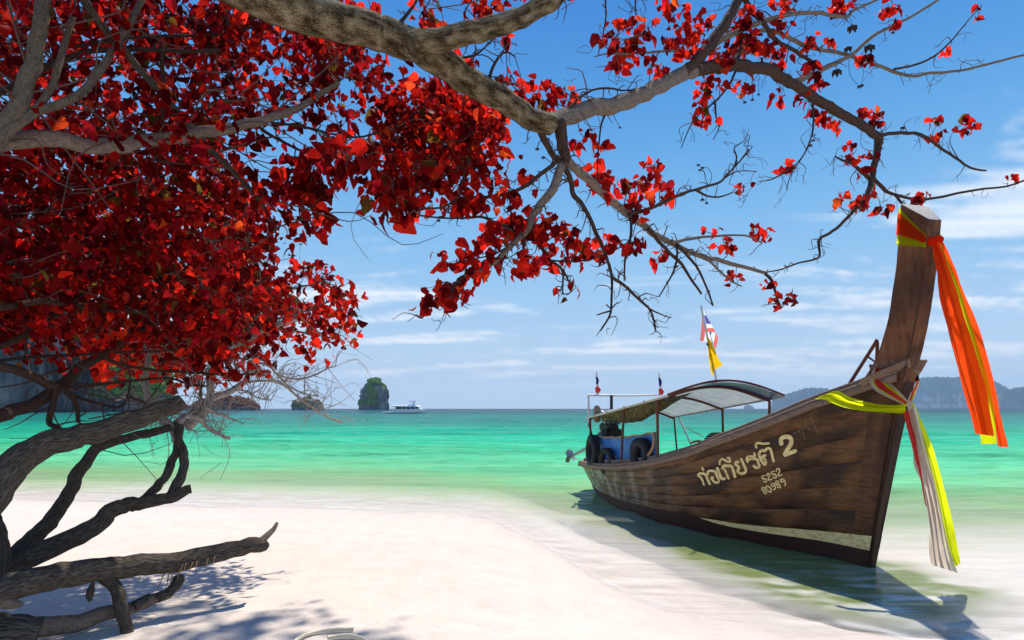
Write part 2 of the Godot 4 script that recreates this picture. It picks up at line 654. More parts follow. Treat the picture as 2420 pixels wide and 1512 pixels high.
func grid_mesh(vs: PackedVector3Array, cs: PackedColorArray, rows: int, cols: int, skip: Array) -> ArrayMesh:
	var ns := PackedVector3Array()
	ns.resize(vs.size())
	for j in rows:
		for i in cols:
			var a := vs[j * cols + maxi(i - 1, 0)]
			var b := vs[j * cols + mini(i + 1, cols - 1)]
			var c := vs[maxi(j - 1, 0) * cols + i]
			var e := vs[mini(j + 1, rows - 1) * cols + i]
			var n := (b - a).cross(e - c)
			ns[j * cols + i] = (n if n.y > 0.0 else -n).normalized()
	var idx := PackedInt32Array()
	for j in rows - 1:
		for i in cols - 1:
			var p := j * cols + i
			if skip.size() and skip[p] and skip[p + 1] and skip[p + cols] and skip[p + cols + 1]:
				continue
			for k in [p, p + cols, p + 1, p + 1, p + cols, p + cols + 1]:
				idx.append(k)
	var arr := []
	arr.resize(Mesh.ARRAY_MAX)
	arr[Mesh.ARRAY_VERTEX] = vs
	arr[Mesh.ARRAY_NORMAL] = ns
	arr[Mesh.ARRAY_COLOR] = cs
	arr[Mesh.ARRAY_INDEX] = idx
	var mesh := ArrayMesh.new()
	mesh.add_surface_from_arrays(Mesh.PRIMITIVE_TRIANGLES, arr)
	return mesh


func build_sea() -> void:
	var nx := 420
	var ds := PackedFloat32Array()
	var d := 3.6
	while d < 5200.0:
		ds.append(d)
		d *= 1.0085 if d < 60.0 else (1.02 if d < 400.0 else 1.08)
	ds.append(5200.0)
	# colour of the water body and how much of the bottom it hides, by distance out from the shoreline
	var ss := [-6.0, -0.8, 0.8, 2.6, 4.5, 7.0, 11.0, 18.0, 30.0, 60.0, 160.0, 700.0, 9000.0]
	var rs := [0.84, 0.82, 0.68, 0.48, 0.33, 0.200, 0.125, 0.055, 0.012, 0.002, 0.001, 0.001, 0.001]
	var gs := [0.82, 0.81, 0.72, 0.65, 0.62, 0.600, 0.580, 0.525, 0.420, 0.265, 0.165, 0.080, 0.060]
	var bs := [0.75, 0.72, 0.52, 0.34, 0.26, 0.255, 0.260, 0.245, 0.215, 0.165, 0.130, 0.085, 0.072]
	var al := [0.48, 0.44, 0.46, 0.54, 0.66, 0.80, 0.90, 0.96, 0.98, 1.0, 1.0, 1.0, 1.0]
	var vs := PackedVector3Array()
	var cs := PackedColorArray()
	var skip := []
	for dd in ds:
		var half := maxf(7.0, dd * 1.05 + 3.0)
		if dd > 400.0:
			half = dd * 1.4
		for i in nx + 1:
			var x := half * (float(i) / nx * 2.0 - 1.0)
			var s := seaward(x, dd)
			var calm := smooth01((s + 0.5) / 16.0)
			var far := clampf(dd / 60.0, 0.0, 1.0)
			var wave := 0.10 * noise_b.get_noise_2d(x * 0.16, dd * 0.75) + 0.05 * noise_a.get_noise_2d(x * 0.6 + 40.0, dd * 1.9)
			wave *= 0.10 + 0.9 * calm
			wave += 0.25 * far * calm * noise_b.get_noise_2d(x * 0.05 + 9.0, dd * 0.22)
			vs.append(Vector3(x, wave, -dd))
			var lg := dd - wash(x) + 1.6 * noise_a.get_noise_2d(x * 0.10 + 5.0, dd * 0.22) * smooth01(s / 4.0 - 0.3) * (1.0 + s * 0.05)
			lg += 0.35 * noise_a.get_noise_2d(x * 0.5, dd * 1.1)
			var ls := maxf(lg, -6.0)
			var c := Color(tab(ss, rs, ls), tab(ss, gs, ls), tab(ss, bs, ls), clampf(tab(ss, al, ls), 0.0, 1.0) * smooth01((s + 0.1) / 2.4))
			# ripple glints and shade painted as paler and darker strips of water
			var band := noise_a.get_noise_2d(x * 0.045 + 31.0, dd * 0.30) + 0.6 * noise_a.get_noise_2d(x * 0.012, dd * 0.05 + 17.0)
			if dd < 70.0:
				band += (0.75 * noise_a.get_noise_2d(x * 0.42, dd * 2.1 + 5.0) + 0.45 * noise_a.get_noise_2d(x * 1.1, dd * 3.9 + 9.0)) * smooth01((70.0 - dd) / 30.0)
			var k := 1.0 + 0.42 * band * calm
			c = Color(c.r * k, c.g * lerpf(1.0, k, 0.8), c.b * k, c.a)
			var shade_share := hull_shade(x, dd) if dd < 18.0 else 0.0
			c = c.lerp(Color(0.17, 0.225, 0.07, maxf(c.a, 0.9)), clampf(shade_share * 1.5, 0.0, 1.0) * (1.0 - 0.75 * smooth01((dd - 9.0) / 5.0)))  # the boat's shade and reflection painted into the water as dark green
			# thin wash of foam along the edge
			var foam := exp(-pow((s - 1.3 - 1.2 * noise_a.get_noise_2d(x * 0.3, dd * 0.5 + 8.0)) / (1.1 + 1.4 * smooth01((x - 3.0) / 3.0)), 2.0)) * smooth01(0.25 + 1.6 * noise_a.get_noise_2d(x * 0.9 + 60.0, dd * 2.6))
			c = c.lerp(Color(0.80, 0.78, 0.75, maxf(c.a, 0.55)), clampf(foam * 0.75, 0.0, 1.0))
			var lace := exp(-pow((s - 0.22 - 0.25 * noise_a.get_noise_2d(x * 0.8, 4.0)) / 0.13, 2.0)) * smooth01(0.6 + noise_a.get_noise_2d(x * 2.2, dd * 1.5))
			c = c.lerp(Color(0.86, 0.85, 0.83, maxf(c.a, 0.75)), lace * 0.7)
			cs.append(c)
			skip.append(s < -1.6)
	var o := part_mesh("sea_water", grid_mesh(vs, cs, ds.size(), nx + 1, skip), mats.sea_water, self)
	o.set_meta("kind", "structure")
	o.set_meta("label", "turquoise sea, clear and pale at the sand and deep teal at the horizon")
	for i in vs.size():
		vs[i].y += 0.006
		var s := seaward(vs[i].x, -vs[i].z)
		skip[i] = s < -0.2
	var top := part_mesh("sea_surface", grid_mesh(vs, cs, ds.size(), nx + 1, skip), mats.sea_surface, self)
	top.set_meta("kind", "structure")
	top.set_meta("label", "clear rippled skin of the sea")


# ------------------------------------------------------------------ far land
# a ridge of rock under a given skyline (sights as [px, py]), a given distance off and as thick as told
func ridge(called: String, label: String, category: String, sil: Array, d: float, thick: float, look: Dictionary) -> Node3D:
	var root := thing(called, label, category, at(sil[sil.size() / 2][0], CY + EYE * F / d, d), look.get("group", ""))
	var xs := []
	var ys := []
	for p in sil:
		xs.append((p[0] - CX) / F * d)
		ys.append(EYE - (p[1] - CY) / F * d)
	var nx: int = look.get("nx", 110)
	var nv := 30
	var x0: float = xs[0]
	var x1: float = xs[xs.size() - 1]
	var size: float = look.get("grain", (x1 - x0) * 0.06)
	var rows := []
	var seed_: float = look.get("seed", 1.0)
	var steep: float = look.get("steep", 0.45)
	for j in nv + 1:
		# up the front, over the crest and down the back: a rounded box, the rounder the larger «steep»
		var half := nv / 2
		var w := 1.0 - absf(float(j - half)) / half
		var pw := 1.2 / steep
		var fr := w / 0.6 * 0.9 if w < 0.6 else 0.0
		var zr := pow(maxf(1.0 - pow(fr, pw), 0.0), 1.0 / pw)
		if w >= 0.6:
			zr = pow(1.0 - pow(0.9, pw), 1.0 / pw) * (1.0 - (w - 0.6) / 0.4)
			fr = pow(1.0 - pow(zr, pw), 1.0 / pw)
		zr *= 1.0 if j < half else -1.0
		var row := PackedVector3Array()
		for i in nx + 1:
			var x := lerpf(x0, x1, float(i) / nx)
			var top := lerp_tab(xs, ys, x)
			var e := minf(float(i) / nx, 1.0 - float(i) / nx)
			var th := thick * (0.25 + 0.75 * smooth01(e * 5.0))
			var y := maxf(top, 0.0) * fr - 0.06 * size * (1.0 - fr)
			var z := zr * th * 0.5
			var p := Vector3(x, y, z)
			var q := p / size
			var n := noise_a.get_noise_3d(q.x * 0.55 + seed_, q.y * 0.35, q.z * 0.55)
			var n2 := noise_a.get_noise_3d(q.x * 1.9 + seed_, q.y * 0.8, q.z * 1.9)
			p.z += (n * 0.9 + n2 * 0.35) * size * look.get("rough", 1.0)
			p.x += noise_b.get_noise_3d(q.x + seed_, q.y * 0.9, q.z + 5.0) * size * 0.22
			p.y += n2 * size * 0.16 * smooth01(y / size)
			row.append(p - Vector3(root.position.x, root.position.y, 0))
		rows.append(row)
	var st := new_st()
	var rock: Color = look.get("rock", Color(0.24, 0.24, 0.235))
	var dark: Color = look.get("dark", Color(0.05, 0.052, 0.055))
	var green: Color = look.get("green", Color(0.055, 0.10, 0.02))
	var share: float = look.get("share", 0.5)
	var high: float = ys.max()
	var spots := []
	for j in nv:
		for i in nx:
			for k in [[0, 0], [1, 0], [0, 1], [0, 1], [1, 0], [1, 1]]:
				var p: Vector3 = rows[j + k[0]][i + k[1]]
				var q := p / size
				var streak := noise_a.get_noise_3d(q.x * 1.6 + seed_, q.y * 0.28, q.z * 1.6)
				var c := dark.lerp(rock, smooth01(0.5 + streak * 1.3))
				if noise_b.get_noise_3d(q.x * 0.9 + 9.0, q.y * 0.4, seed_) > 0.32:
					c = c.lerp(look.get("stain", Color(0.42, 0.33, 0.22)), 0.6)
				var yy := p.y + root.position.y
				c = c.lerp(dark, smooth01(1.0 - yy / (high * 0.07)) * 0.9)
				var g := smooth01((noise_a.get_noise_3d(q.x * 0.35, q.y * 0.45, seed_ + 4.0) + (share - 0.5) * 1.6) * 3.0 + 0.5) * smooth01(yy / (high * 0.16) - 0.6)
				c = c.lerp(green, g)
				st.set_color(c)
				st.add_vertex(p)
	part("rock", st, mats.limestone, root)
	# bushes and trees on it, as one mass of crowns
	var n_tufts: int = look.get("tufts", 0)
	if n_tufts:
		var places := []
		var tries := 0
		while places.size() < n_tufts and tries < n_tufts * 30:
			tries += 1
			var j := rng.randi_range(1, int(nv * 0.6))
			var i := rng.randi_range(1, nx - 1)
			var p: Vector3 = rows[j][i]
			var q := p / size
			var yy := p.y + root.position.y
			var g := noise_a.get_noise_3d(q.x * 0.35, q.y * 0.45, seed_ + 4.0) + (share - 0.5) * 1.6
			if look.has("only") and not look.only.has_point(Vector2(CX + p.x * F / d + root.position.x * F / d, CY - (yy - EYE) * F / d)):
				continue
			if g > -0.08 and yy > high * 0.10:
				places.append(p)
		var mm := MultiMesh.new()
		mm.transform_format = MultiMesh.TRANSFORM_3D
		mm.use_colors = true
		mm.mesh = tuft_mesh()
		mm.instance_count = places.size()
		var ts: float = look.get("tuft", size * 0.35)
		for i in places.size():
			var sc := ts * rng.randf_range(0.6, 1.5)
			var b := Basis.from_euler(Vector3(rng.randf() * 0.5, rng.randf() * TAU, rng.randf() * 0.5)).scaled(Vector3(sc, sc * rng.randf_range(0.7, 1.1), sc))
			mm.set_instance_transform(i, Transform3D(b, places[i] + Vector3(0, sc * 0.25, 0)))
			var k := rng.randf_range(0.55, 1.5)
			var base: Color = look.get("leafy", Color(0.075, 0.145, 0.022))
			mm.set_instance_color(i, Color(base.r * k * rng.randf_range(0.8, 1.3), base.g * k, base.b * k))
		var mi := MultiMeshInstance3D.new()
		mi.name = "vegetation"
		mi.multimesh = mm
		mi.material_override = mats.greenery
		mi.set_meta("kind", "stuff")
		root.add_child(mi, true)
	return root


func lerp_tab(xs: Array, ys: Array, x: float) -> float:
	for i in xs.size() - 1:
		if x <= xs[i + 1]:
			return lerpf(ys[i], ys[i + 1], clampf((x - xs[i]) / (xs[i + 1] - xs[i]), 0.0, 1.0))
	return ys[ys.size() - 1]


var tuft_shape: Mesh


# a small crown of leafy lumps
func tuft_mesh() -> Mesh:
	if tuft_shape:
		return tuft_shape
	var st := new_st()
	st.set_color(Color.WHITE)
	var r := RandomNumberGenerator.new()
	r.seed = 5
	for k in 26:
		var v := Vector3(r.randfn(), r.randfn(), r.randfn()).normalized() * r.randf_range(0.35, 1.0)
		v.y = v.y * 0.7 + 0.2
		var n := (v + Vector3(r.randfn(), r.randfn(), r.randfn()) * 0.4).normalized()
		var u := n.cross(Vector3(0.3, 0.9, 0.2)).normalized() * r.randf_range(0.25, 0.5)
		var w := n.cross(u).normalized() * r.randf_range(0.25, 0.5)
		st.set_smooth_group(-1)
		var c := v + n * 0.18
		for e in [[u, w], [w, -u], [-u, -w], [-w, u]]:
			st.add_vertex(c); st.add_vertex(v + e[0]); st.add_vertex(v + e[1])
	st.generate_normals()
	tuft_shape = st.commit()
	return tuft_shape


func build_far_land() -> void:
	ridge("limestone_cliff", "tall dark streaked limestone cliff behind the red leaves at the left edge", "cliff",
		[[-520, 900], [-430, 560], [-200, 500], [-20, 560], [90, 620], [160, 660], [205, 695], [224, 745], [229, 800], [226, 860], [212, 905], [196, 950], [190, 972]],
		330.0, 60.0, {"seed": 3.0, "rock": Color(0.17, 0.165, 0.16), "dark": Color(0.010, 0.010, 0.010), "share": 0.10, "grain": 7.0, "steep": 0.22, "stain": Color(0.38, 0.30, 0.25), "nx": 220, "rough": 1.3})
	ridge("green_headland", "low headland of dark rock thick with bright green bushes, right of the cliff", "headland",
		[[60, 971], [80, 948], [110, 935], [150, 912], [200, 880], [222, 860], [240, 800], [262, 778], [300, 800], [330, 828], [352, 850], [380, 868], [398, 890], [406, 925], [407, 960], [410, 972]],
		400.0, 46.0, {"seed": 8.0, "rock": Color(0.26, 0.25, 0.24), "share": 0.78, "grain": 5.0, "steep": 0.4, "tufts": 900, "tuft": 2.0, "leafy": Color(0.16, 0.30, 0.03), "nx": 150})
	ridge("red_topped_islet", "low layered rock islet topped with rusty red shrubs", "islet",
		[[395, 969], [420, 966], [445, 966], [470, 955], [490, 946], [512, 938], [530, 934], [548, 938], [572, 943], [590, 947], [600, 955], [612, 961], [617, 969]],
		690.0, 34.0, {"seed": 14.0, "rock": Color(0.30, 0.29, 0.28), "green": Color(0.16, 0.06, 0.03), "leafy": Color(0.26, 0.065, 0.03), "share": 0.72, "grain": 5.0, "tufts": 260, "tuft": 1.8, "steep": 0.5})
	ridge("small_rock_islet", "small humped grey rock islet with a little green on top", "islet",
		[[690, 968], [694, 957], [702, 946], [716, 944], [728, 939], [742, 943], [755, 951], [764, 961], [769, 968]],
		900.0, 34.0, {"seed": 21.0, "rock": Color(0.27, 0.25, 0.22), "green": Color(0.16, 0.17, 0.04), "leafy": Color(0.16, 0.17, 0.03), "share": 0.42, "grain": 6.0, "tufts": 60, "tuft": 2.0})
	ridge("karst_stack", "tall rounded limestone stack, half green and half bare, beside the white tour boat", "islet",
		[[850, 967.5], [852, 955], [854, 935], [856, 922], [863, 912], [868, 906], [880, 901], [890, 899], [897, 900], [905, 906], [914, 915], [919, 925], [921, 938], [923, 950], [919, 958], [918, 967.5]],
		1050.0, 44.0, {"seed": 33.0, "rock": Color(0.30, 0.29, 0.30), "dark": Color(0.06, 0.06, 0.065), "share": 0.50, "grain": 9.0, "tufts": 420, "tuft": 3.0, "steep": 0.25, "only": Rect2(845, 895, 50, 64), "leafy": Color(0.15, 0.26, 0.03), "rough": 0.7})
	ridge("island_hill", "hazy wooded island low on the horizon, seen between canopy and prow", "island",
		[[1826, 967], [1832, 954], [1838, 946], [1850, 943], [1862, 942], [1880, 934], [1895, 931], [1912, 926], [1930, 925], [1945, 931], [1965, 940], [1990, 948], [2030, 955], [2060, 966]],
		6500.0, 725.0, {"seed": 41.0, "share": 0.9, "grain": 62.0, "tufts": 500, "tuft": 25.0, "leafy": Color(0.06, 0.11, 0.04), "steep": 0.5})
	ridge("sea_stack", "tiny hazy stack on the horizon left of the wooded island", "islet",
		[[1757, 967], [1760, 960], [1766, 956], [1772, 957], [1778, 961], [1780, 967]],
		6500.0, 85.0, {"seed": 44.0, "share": 0.3, "grain": 26.0})
	var big := ridge("cliffed_island", "large hazy island with pale cliffs and a strip of white beach, right of the prow", "island",
		[[2120, 968], [2140, 925], [2160, 906], [2178, 902], [2200, 900], [2222, 901], [2245, 903], [2262, 905], [2285, 903], [2300, 909], [2312, 925], [2330, 945], [2350, 968]],
		6500.0, 920.0, {"seed": 52.0, "share": 0.62, "rock": Color(0.34, 0.34, 0.33), "grain": 72.0, "tufts": 700, "tuft": 25.0, "leafy": Color(0.05, 0.10, 0.04), "steep": 0.36})
	var st := new_st()
	bar(st, at(2192, 966.3, 5950.0) - big.position, Vector3(188, 0, 0), Vector3(0, 2.9, 0), Vector3(0, 0, 18))
	part("beach_strip", st, mats.end_grain, big, true)
	ridge("dark_headland", "dark wooded headland cut by the right edge of the view", "headland",
		[[2362, 968], [2368, 952], [2376, 940], [2388, 931], [2400, 926], [2425, 924], [2470, 915], [2540, 930], [2600, 968]],
		5500.0, 550.0, {"seed": 61.0, "share": 0.66, "rock": Color(0.2, 0.2, 0.2), "grain": 55.0, "tufts": 300, "tuft": 23.0, "leafy": Color(0.045, 0.085, 0.035), "steep": 0.4})


func build_tour_boat() -> void:
	var d := 250.0
	var k := d / F
	var o := thing("tour_boat", "white two-deck tour boat at anchor in front of the limestone stack", "boat", at(957, CY + EYE * F / d, d))
	o.rotation.y = 0.12
	o.scale = Vector3(1.1, 1.15, 1.1)
	# hull: sections from the stern (left) to the bow (right)
	var rows := []
	for i in 15:
		var u := i / 14.0
		var x := lerpf(-18.0, 46.5, u) * k * 1.0
		var w := 2.4 * (1.0 - pow(maxf(u - 0.35, 0.0) / 0.65, 2.2))
		var top := lerpf(5.2, 9.7, smooth01(u * 1.1)) * k
		var rake := -5.5 * k * smooth01((u - 0.7) / 0.3)
		rows.append(PackedVector3Array([Vector3(x, top, w + 0.02), Vector3(x + rake * 0.4, top * 0.45, w * 0.92), Vector3(x + rake, -0.2, w * 0.55), Vector3(x + rake, -0.2, -w * 0.55), Vector3(x + rake * 0.4, top * 0.45, -w * 0.92), Vector3(x, top, -w - 0.02), Vector3(x, top, w + 0.02)]))
	var st := new_st()
	sheet(st, rows)
	part("hull", st, mats.white_paint, o)
	st = new_st()
	bar(st, Vector3(-28, 2.4, 0) * k, Vector3(19, 0, 0) * k, Vector3(0, 1.0, 0) * k, Vector3(0, 0, 1.9))
	part("stern_platform", st, mats.white_paint, o, true)
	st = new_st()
	bar(st, Vector3(-26, 0.7, 0) * k, Vector3(16, 0, 0) * k, Vector3(0, 0.9, 0) * k, Vector3(0, 0, 1.6))  # dark block below the stern platform
	part("dark_keel", st, mats.engine_black, o, true)
	st = new_st()
	bar(st, Vector3(4, 11.6, 0) * k, Vector3(23, 0, 0) * k, Vector3(0, 2.4, 0) * k, Vector3(0, 0, 1.9))
	part("window_band", st, mats.dark_glass, o, true)
	for x in [-6.0, 3.0, 12.0, 21.0]:
		st = new_st()
		bar(st, Vector3(x, 11.6, 0) * k, Vector3(0.6, 0, 0) * k, Vector3(0, 2.4, 0) * k, Vector3(0, 0, 1.93))
		part("window_post", st, mats.white_paint, o, true)
	st = new_st()
	var roof := []
	for i in 9:
		var u := i / 8.0
		var x := lerpf(-27.0, 33.0, u)
		var y := 14.0 + 2.6 * sin(PI * (0.25 + 0.6 * u)) - 1.5
		roof.append(PackedVector3Array([Vector3(x, y - 0.6, 0) * k + Vector3(0, 0, 2.6), Vector3(x, y + 2.4, 0) * k + Vector3(0, 0, 1.2), Vector3(x, y + 2.4, 0) * k - Vector3(0, 0, 1.2), Vector3(x, y - 0.6, 0) * k - Vector3(0, 0, 2.6), Vector3(x, y - 0.6, 0) * k + Vector3(0, 0, 2.6)]))
	sheet(st, roof)
	part("roof", st, mats.white_paint, o)
	st = new_st()
	var nose := []
	for i in 6:
		var u := i / 5.0
		var x := lerpf(20.0, 36.0, u)
		var y := lerpf(15.0, 9.4, u * u)
		nose.append(PackedVector3Array([Vector3(x, 8, 0) * k + Vector3(0, 0, 1.9), Vector3(x, y, 0) * k + Vector3(0, 0, 1.6), Vector3(x, y, 0) * k - Vector3(0, 0, 1.6), Vector3(x, 8, 0) * k - Vector3(0, 0, 1.9)]))
	sheet(st, nose)
	part("wheelhouse_front", st, mats.white_paint, o)
	st = new_st()
	bar(st, Vector3(25, 12.6, 0) * k, Vector3(4.6, -0.9, 0) * k, Vector3(0.2, 1.0, 0) * k, Vector3(0, 0, 1.72))
	part("windscreen", st, mats.dark_glass, o, true)
	st = new_st()
	bar(st, Vector3(19, 20, 0) * k, Vector3(3, 0, 0) * k, Vector3(0, 4.2, 0) * k, Vector3(0, 0, 0.9))
	part("flybridge", st, mats.white_paint, o, true)
	st = new_st()
	bar(st, Vector3(17.5, 25, 0) * k, Vector3(7.6, 0, 0) * k, Vector3(0, 0.8, 0) * k, Vector3(0, 0, 1.2))
	part("flybridge_top", st, mats.white_paint, o, true)
	for x in [-22.0, -16.0, 11.0]:
		var y0 := 3.0 if x < 0.0 else 16.0
		pipe("stanchion", [Vector3(x, y0, 6) * k, Vector3(x, y0 + 11.0 if x < 0.0 else 25.0, 6) * k], 0.09, mats.white_paint, o)
	pipe("mast", [Vector3(12, 24, 0) * k, Vector3(10.5, 28.5, 0) * k], 0.07, mats.white_paint, o)
	pipe("bow_rail", [Vector3(26, 11.5, 11) * k, Vector3(38, 12, 7) * k, Vector3(45, 12.2, 1) * k], 0.05, mats.white_paint, o)


# ------------------------------------------------------------------ the long-tailed boat
# local axes: x towards the bow, y up, z towards the side that faces the beach; a counts aft from the foot of the stem
var boat: Node3D
var boat_inv: Transform3D
const AW := [0.0, 0.64, 1.56, 2.66, 3.96, 5.78, 7.0, 7.8, 8.2, 8.4]
const LW := [0.05, 0.15, 0.45, 0.84, 1.06, 0.98, 0.78, 0.52, 0.30, 0.0]
const AS := [-0.52, 0.0, 0.5, 1.0, 1.5, 2.0, 2.5, 3.0, 3.5, 4.0, 5.0, 6.0, 7.0, 7.6, 8.1, 8.45, 8.6, 8.65]
const LS := [0.10, 0.30, 0.5, 0.7, 0.87, 1.0, 1.1, 1.17, 1.21, 1.23, 1.24, 1.2, 1.09, 0.98, 0.82, 0.55, 0.3, 0.0]
const YS := [2.42, 2.24, 2.06, 1.85, 1.66, 1.49, 1.32, 1.20, 1.09, 1.01, 0.89, 0.81, 0.75, 0.72, 0.69, 0.68, 0.68, 0.68]


func bl(a: float, l: float, y: float) -> Vector3:
	return Vector3(-a, y, l)


# where a sight line meets the plane at lateral distance l, or at station a
func on_side(px: float, py: float, l: float) -> Vector3:
	var e := boat_inv * Vector3(0, EYE, 0)
	var d := boat_inv.basis * (at(px, py, 1.0) - Vector3(0, EYE, 0))
	return e + d * ((l - e.z) / d.z)


func on_station(px: float, py: float, a: float) -> Vector3:
	var e := boat_inv * Vector3(0, EYE, 0)
	var d := boat_inv.basis * (at(px, py, 1.0) - Vector3(0, EYE, 0))
	return e + d * ((-a - e.x) / d.x)


func hull(s: float, t: float, side := 1.0, off := 0.0) -> Vector3:
	s = clampf(s, 0.0, 1.0)
	var aw := 8.4 * s
	var asr := -0.52 + 9.17 * s
	var lw := maxf(0.0, tab(AW, LW, aw))
	var v: Vector3
	if t >= 0.0:
		var ls := maxf(0.0, tab(AS, LS, asr))
		var p := 1.1 - 0.25 * minf(1.0, s * 2.5)
		v = Vector3(-lerpf(aw, asr, t), tab(AS, YS, asr) * t, lw + (ls - lw) * pow(t, p))
	else:
		v = Vector3(-aw, t, lw * (1.0 - pow(t / 0.5, 2.0)))
	if off != 0.0:
		var ds := (hull(s + 0.004, t) - hull(s - 0.004, t))
		var dt := (hull(s, t + 0.01) - hull(s, t - 0.01))
		var n := ds.cross(dt).normalized()
		if n.z < 0.0:
			n = -n
		if n.length() > 0.5:
			v += n * off
	v.z = maxf(v.z, 0.0) * side
	return v


func wood_colour(s: float, t: float, k: float) -> Color:
	var n := noise_a.get_noise_2d(s * 9.0 + k * 3.1, t * 3.0 + k)
	var stre := noise_a.get_noise_2d(s * 34.0, t * 1.1 + 20.0)
	var c := Color(0.060, 0.032, 0.018).lerp(Color(0.23, 0.105, 0.038), smooth01(0.5 + n * 1.9))
	c = c.lerp(Color(0.12, 0.038, 0.02), smooth01(noise_b.get_noise_2d(s * 6.0 + 4.0, t * 5.0 + k) * 2.0 - 0.2) * 0.7)
	var old := smooth01((s - 0.30) / 0.45)
	c = c.lerp(Color(0.20, 0.14, 0.085), old * 0.65)
	c = c.lerp(Color(0.46, 0.43, 0.38), old * smooth01(stre * 3.2 + 0.25) * 0.85)
	c = c.lerp(Color(0.02, 0.013, 0.01), smooth01(noise_a.get_noise_2d(s * 26.0 + 50.0, t * 0.9 + k * 0.2) * 2.2 - 0.35) * 0.6 * (1.0 - old))
	return c


func hull_strip(called: String, ta: float, tb: float, side: float, m: Material, k: float, s0 := 0.0, s1 := 1.0, off := 0.0) -> void:
	var st := new_st()
	var e := 0.009
	var prof := [[ta, -0.010], [ta + e, 0.0], [lerpf(ta, tb, 0.3), 0.001], [lerpf(ta, tb, 0.7), 0.001], [tb - e, 0.0], [tb, -0.010]]
	var n := int(lerpf(6.0, 84.0, s1 - s0))
	var prev := []
	for i in n + 1:
		var s := lerpf(s0, s1, float(i) / n)
		if s1 >= 1.0:
			s = 1.0 - pow(1.0 - float(i) / n, 1.35)
			s = lerpf(s0, 1.0, s)
		var row := []
		for p in prof:
			row.append([hull(s, p[0], side, p[1] + off), wood_colour(s, p[0], k)])
		if i > 0:
			for j in row.size() - 1:
				for q in [prev[j], row[j], prev[j + 1], prev[j + 1], row[j], row[j + 1]]:
					st.set_color(q[1])
					st.add_vertex(q[0])
		prev = row
	part(called, st, m, boat)


# a rail bent round the gunwale: a box of given offsets from the sheer line
func rail(called: String, in_: float, out_: float, lo: float, hi: float, side: float, m: Material, s0 := 0.0) -> void:
	var rows := []
	var n := 90
	for i in n + 1:
		var s := 1.0 - pow(1.0 - float(i) / n, 1.4)
		s = lerpf(s0, 1.0, s)
		var p := hull(s, 1.0)
		var d := hull(minf(s + 0.004, 1.0), 1.0) - hull(maxf(s - 0.004, 0.0), 1.0)
		var nn := Vector3(d.z, 0, -d.x)
		nn = Vector3(0, 0, 1) if nn.length() < 1e-5 else nn.normalized()
		if s > 0.9995:
			nn = Vector3(-1, 0, 0)
			p.z = 0.0
		var wob := 0.004 * noise_b.get_noise_2d(s * 60.0, lo * 30.0)
		var q := PackedVector3Array()
		var c := 0.012
		for e in [[out_, lo + c], [out_, hi - c], [out_ - c, hi], [in_ + c, hi], [in_, hi - c], [in_, lo + c], [in_ + c, lo], [out_ - c, lo], [out_, lo + c]]:
			var v: Vector3 = p + nn * (e[0] + wob) + Vector3(0, e[1] + wob, 0)
			v.z = v.z * side
			q.append(v)
		rows.append(q)
	var st := new_st()
	sheet(st, rows)
	part(called, st, m, boat)


func prow_r(y: float) -> float:
	return tab([-0.4, 0.0, 0.61, 1.25, 1.87, 2.42, 3.0, 3.56, 4.1, 4.5], [-0.06, 0.0, 0.112, 0.271, 0.424, 0.571, 0.725, 0.823, 0.882, 0.915], y)


func prow_t(y: float) -> float:
	return tab([2.0, 2.25, 2.5, 2.9, 3.4, 4.5], [0.85, 0.58, 0.40, 0.31, 0.285, 0.28], y)


# a point of the prow: u runs from the front edge (0) to the back edge (1) of one side
func prow_side(u: float, k: float, side: float, off := 0.0) -> Vector3:
	var yf := lerpf(2.05, 4.11, k)
	var yb := lerpf(1.95, 4.36, k)
	var f := Vector3(prow_r(yf) + 0.02, yf, 0.094)
	var b := Vector3(prow_r(yb) - prow_t(yb), yb, 0.20)
	var v := f.lerp(b, u)
	v += Vector3(0.35, 0, 0.93) * off
	v.z *= side
	return v


func letter_point(zx: float, zy: float, off: float) -> Vector3:
	var x := zx / 1000.0
	var y := zy / 1000.0
	var s := 0.40191 + 0.00527 * y + 0.00062 * y * y - 0.21219 * x + 0.00326 * x * y + 0.05042 * x * x - 0.00362 * x * x * y - 0.00735 * x * x * x
	var t := 1.59907 - 0.92134 * y - 0.05452 * y * y - 0.58012 * x + 0.37417 * x * y + 0.02566 * x * y * y + 0.17082 * x * x - 0.07674 * x * x * y - 0.02267 * x * x * x
	return hull(s, t, 1.0, off)


# one brush stroke on the planking
func stroke(st: SurfaceTool, pts: Array, w: float) -> void:
	var p3 := PackedVector3Array()
	for p in pts:
		p3.append(Vector3(p[0], p[1], 0))
	var c := curve(p3, 4)
	var h := w * 0.5
	var a := PackedVector3Array()
	var b := PackedVector3Array()
	for i in c.size():
		var t := (c[mini(i + 1, c.size() - 1)] - c[maxi(i - 1, 0)]).normalized()
		var n := Vector3(-t.y, t.x, 0) * h
		a.append(letter_point(c[i].x + n.x, c[i].y + n.y, 0.007))
		b.append(letter_point(c[i].x - n.x, c[i].y - n.y, 0.007))
	for i in c.size() - 1:
		for v in [a[i], a[i + 1], b[i], b[i], a[i + 1], b[i + 1]]:
			st.add_vertex(v)
	for e in [0, c.size() - 1]:
		var m := letter_point(c[e].x, c[e].y, 0.0075)
		for j in 8:
			var u := TAU * j / 8
			var v := TAU * (j + 1) / 8
			st.add_vertex(m)
			st.add_vertex(letter_point(c[e].x + cos(u) * h, c[e].y + sin(u) * h, 0.0065))
			st.add_vertex(letter_point(c[e].x + cos(v) * h, c[e].y + sin(v) * h, 0.0065))


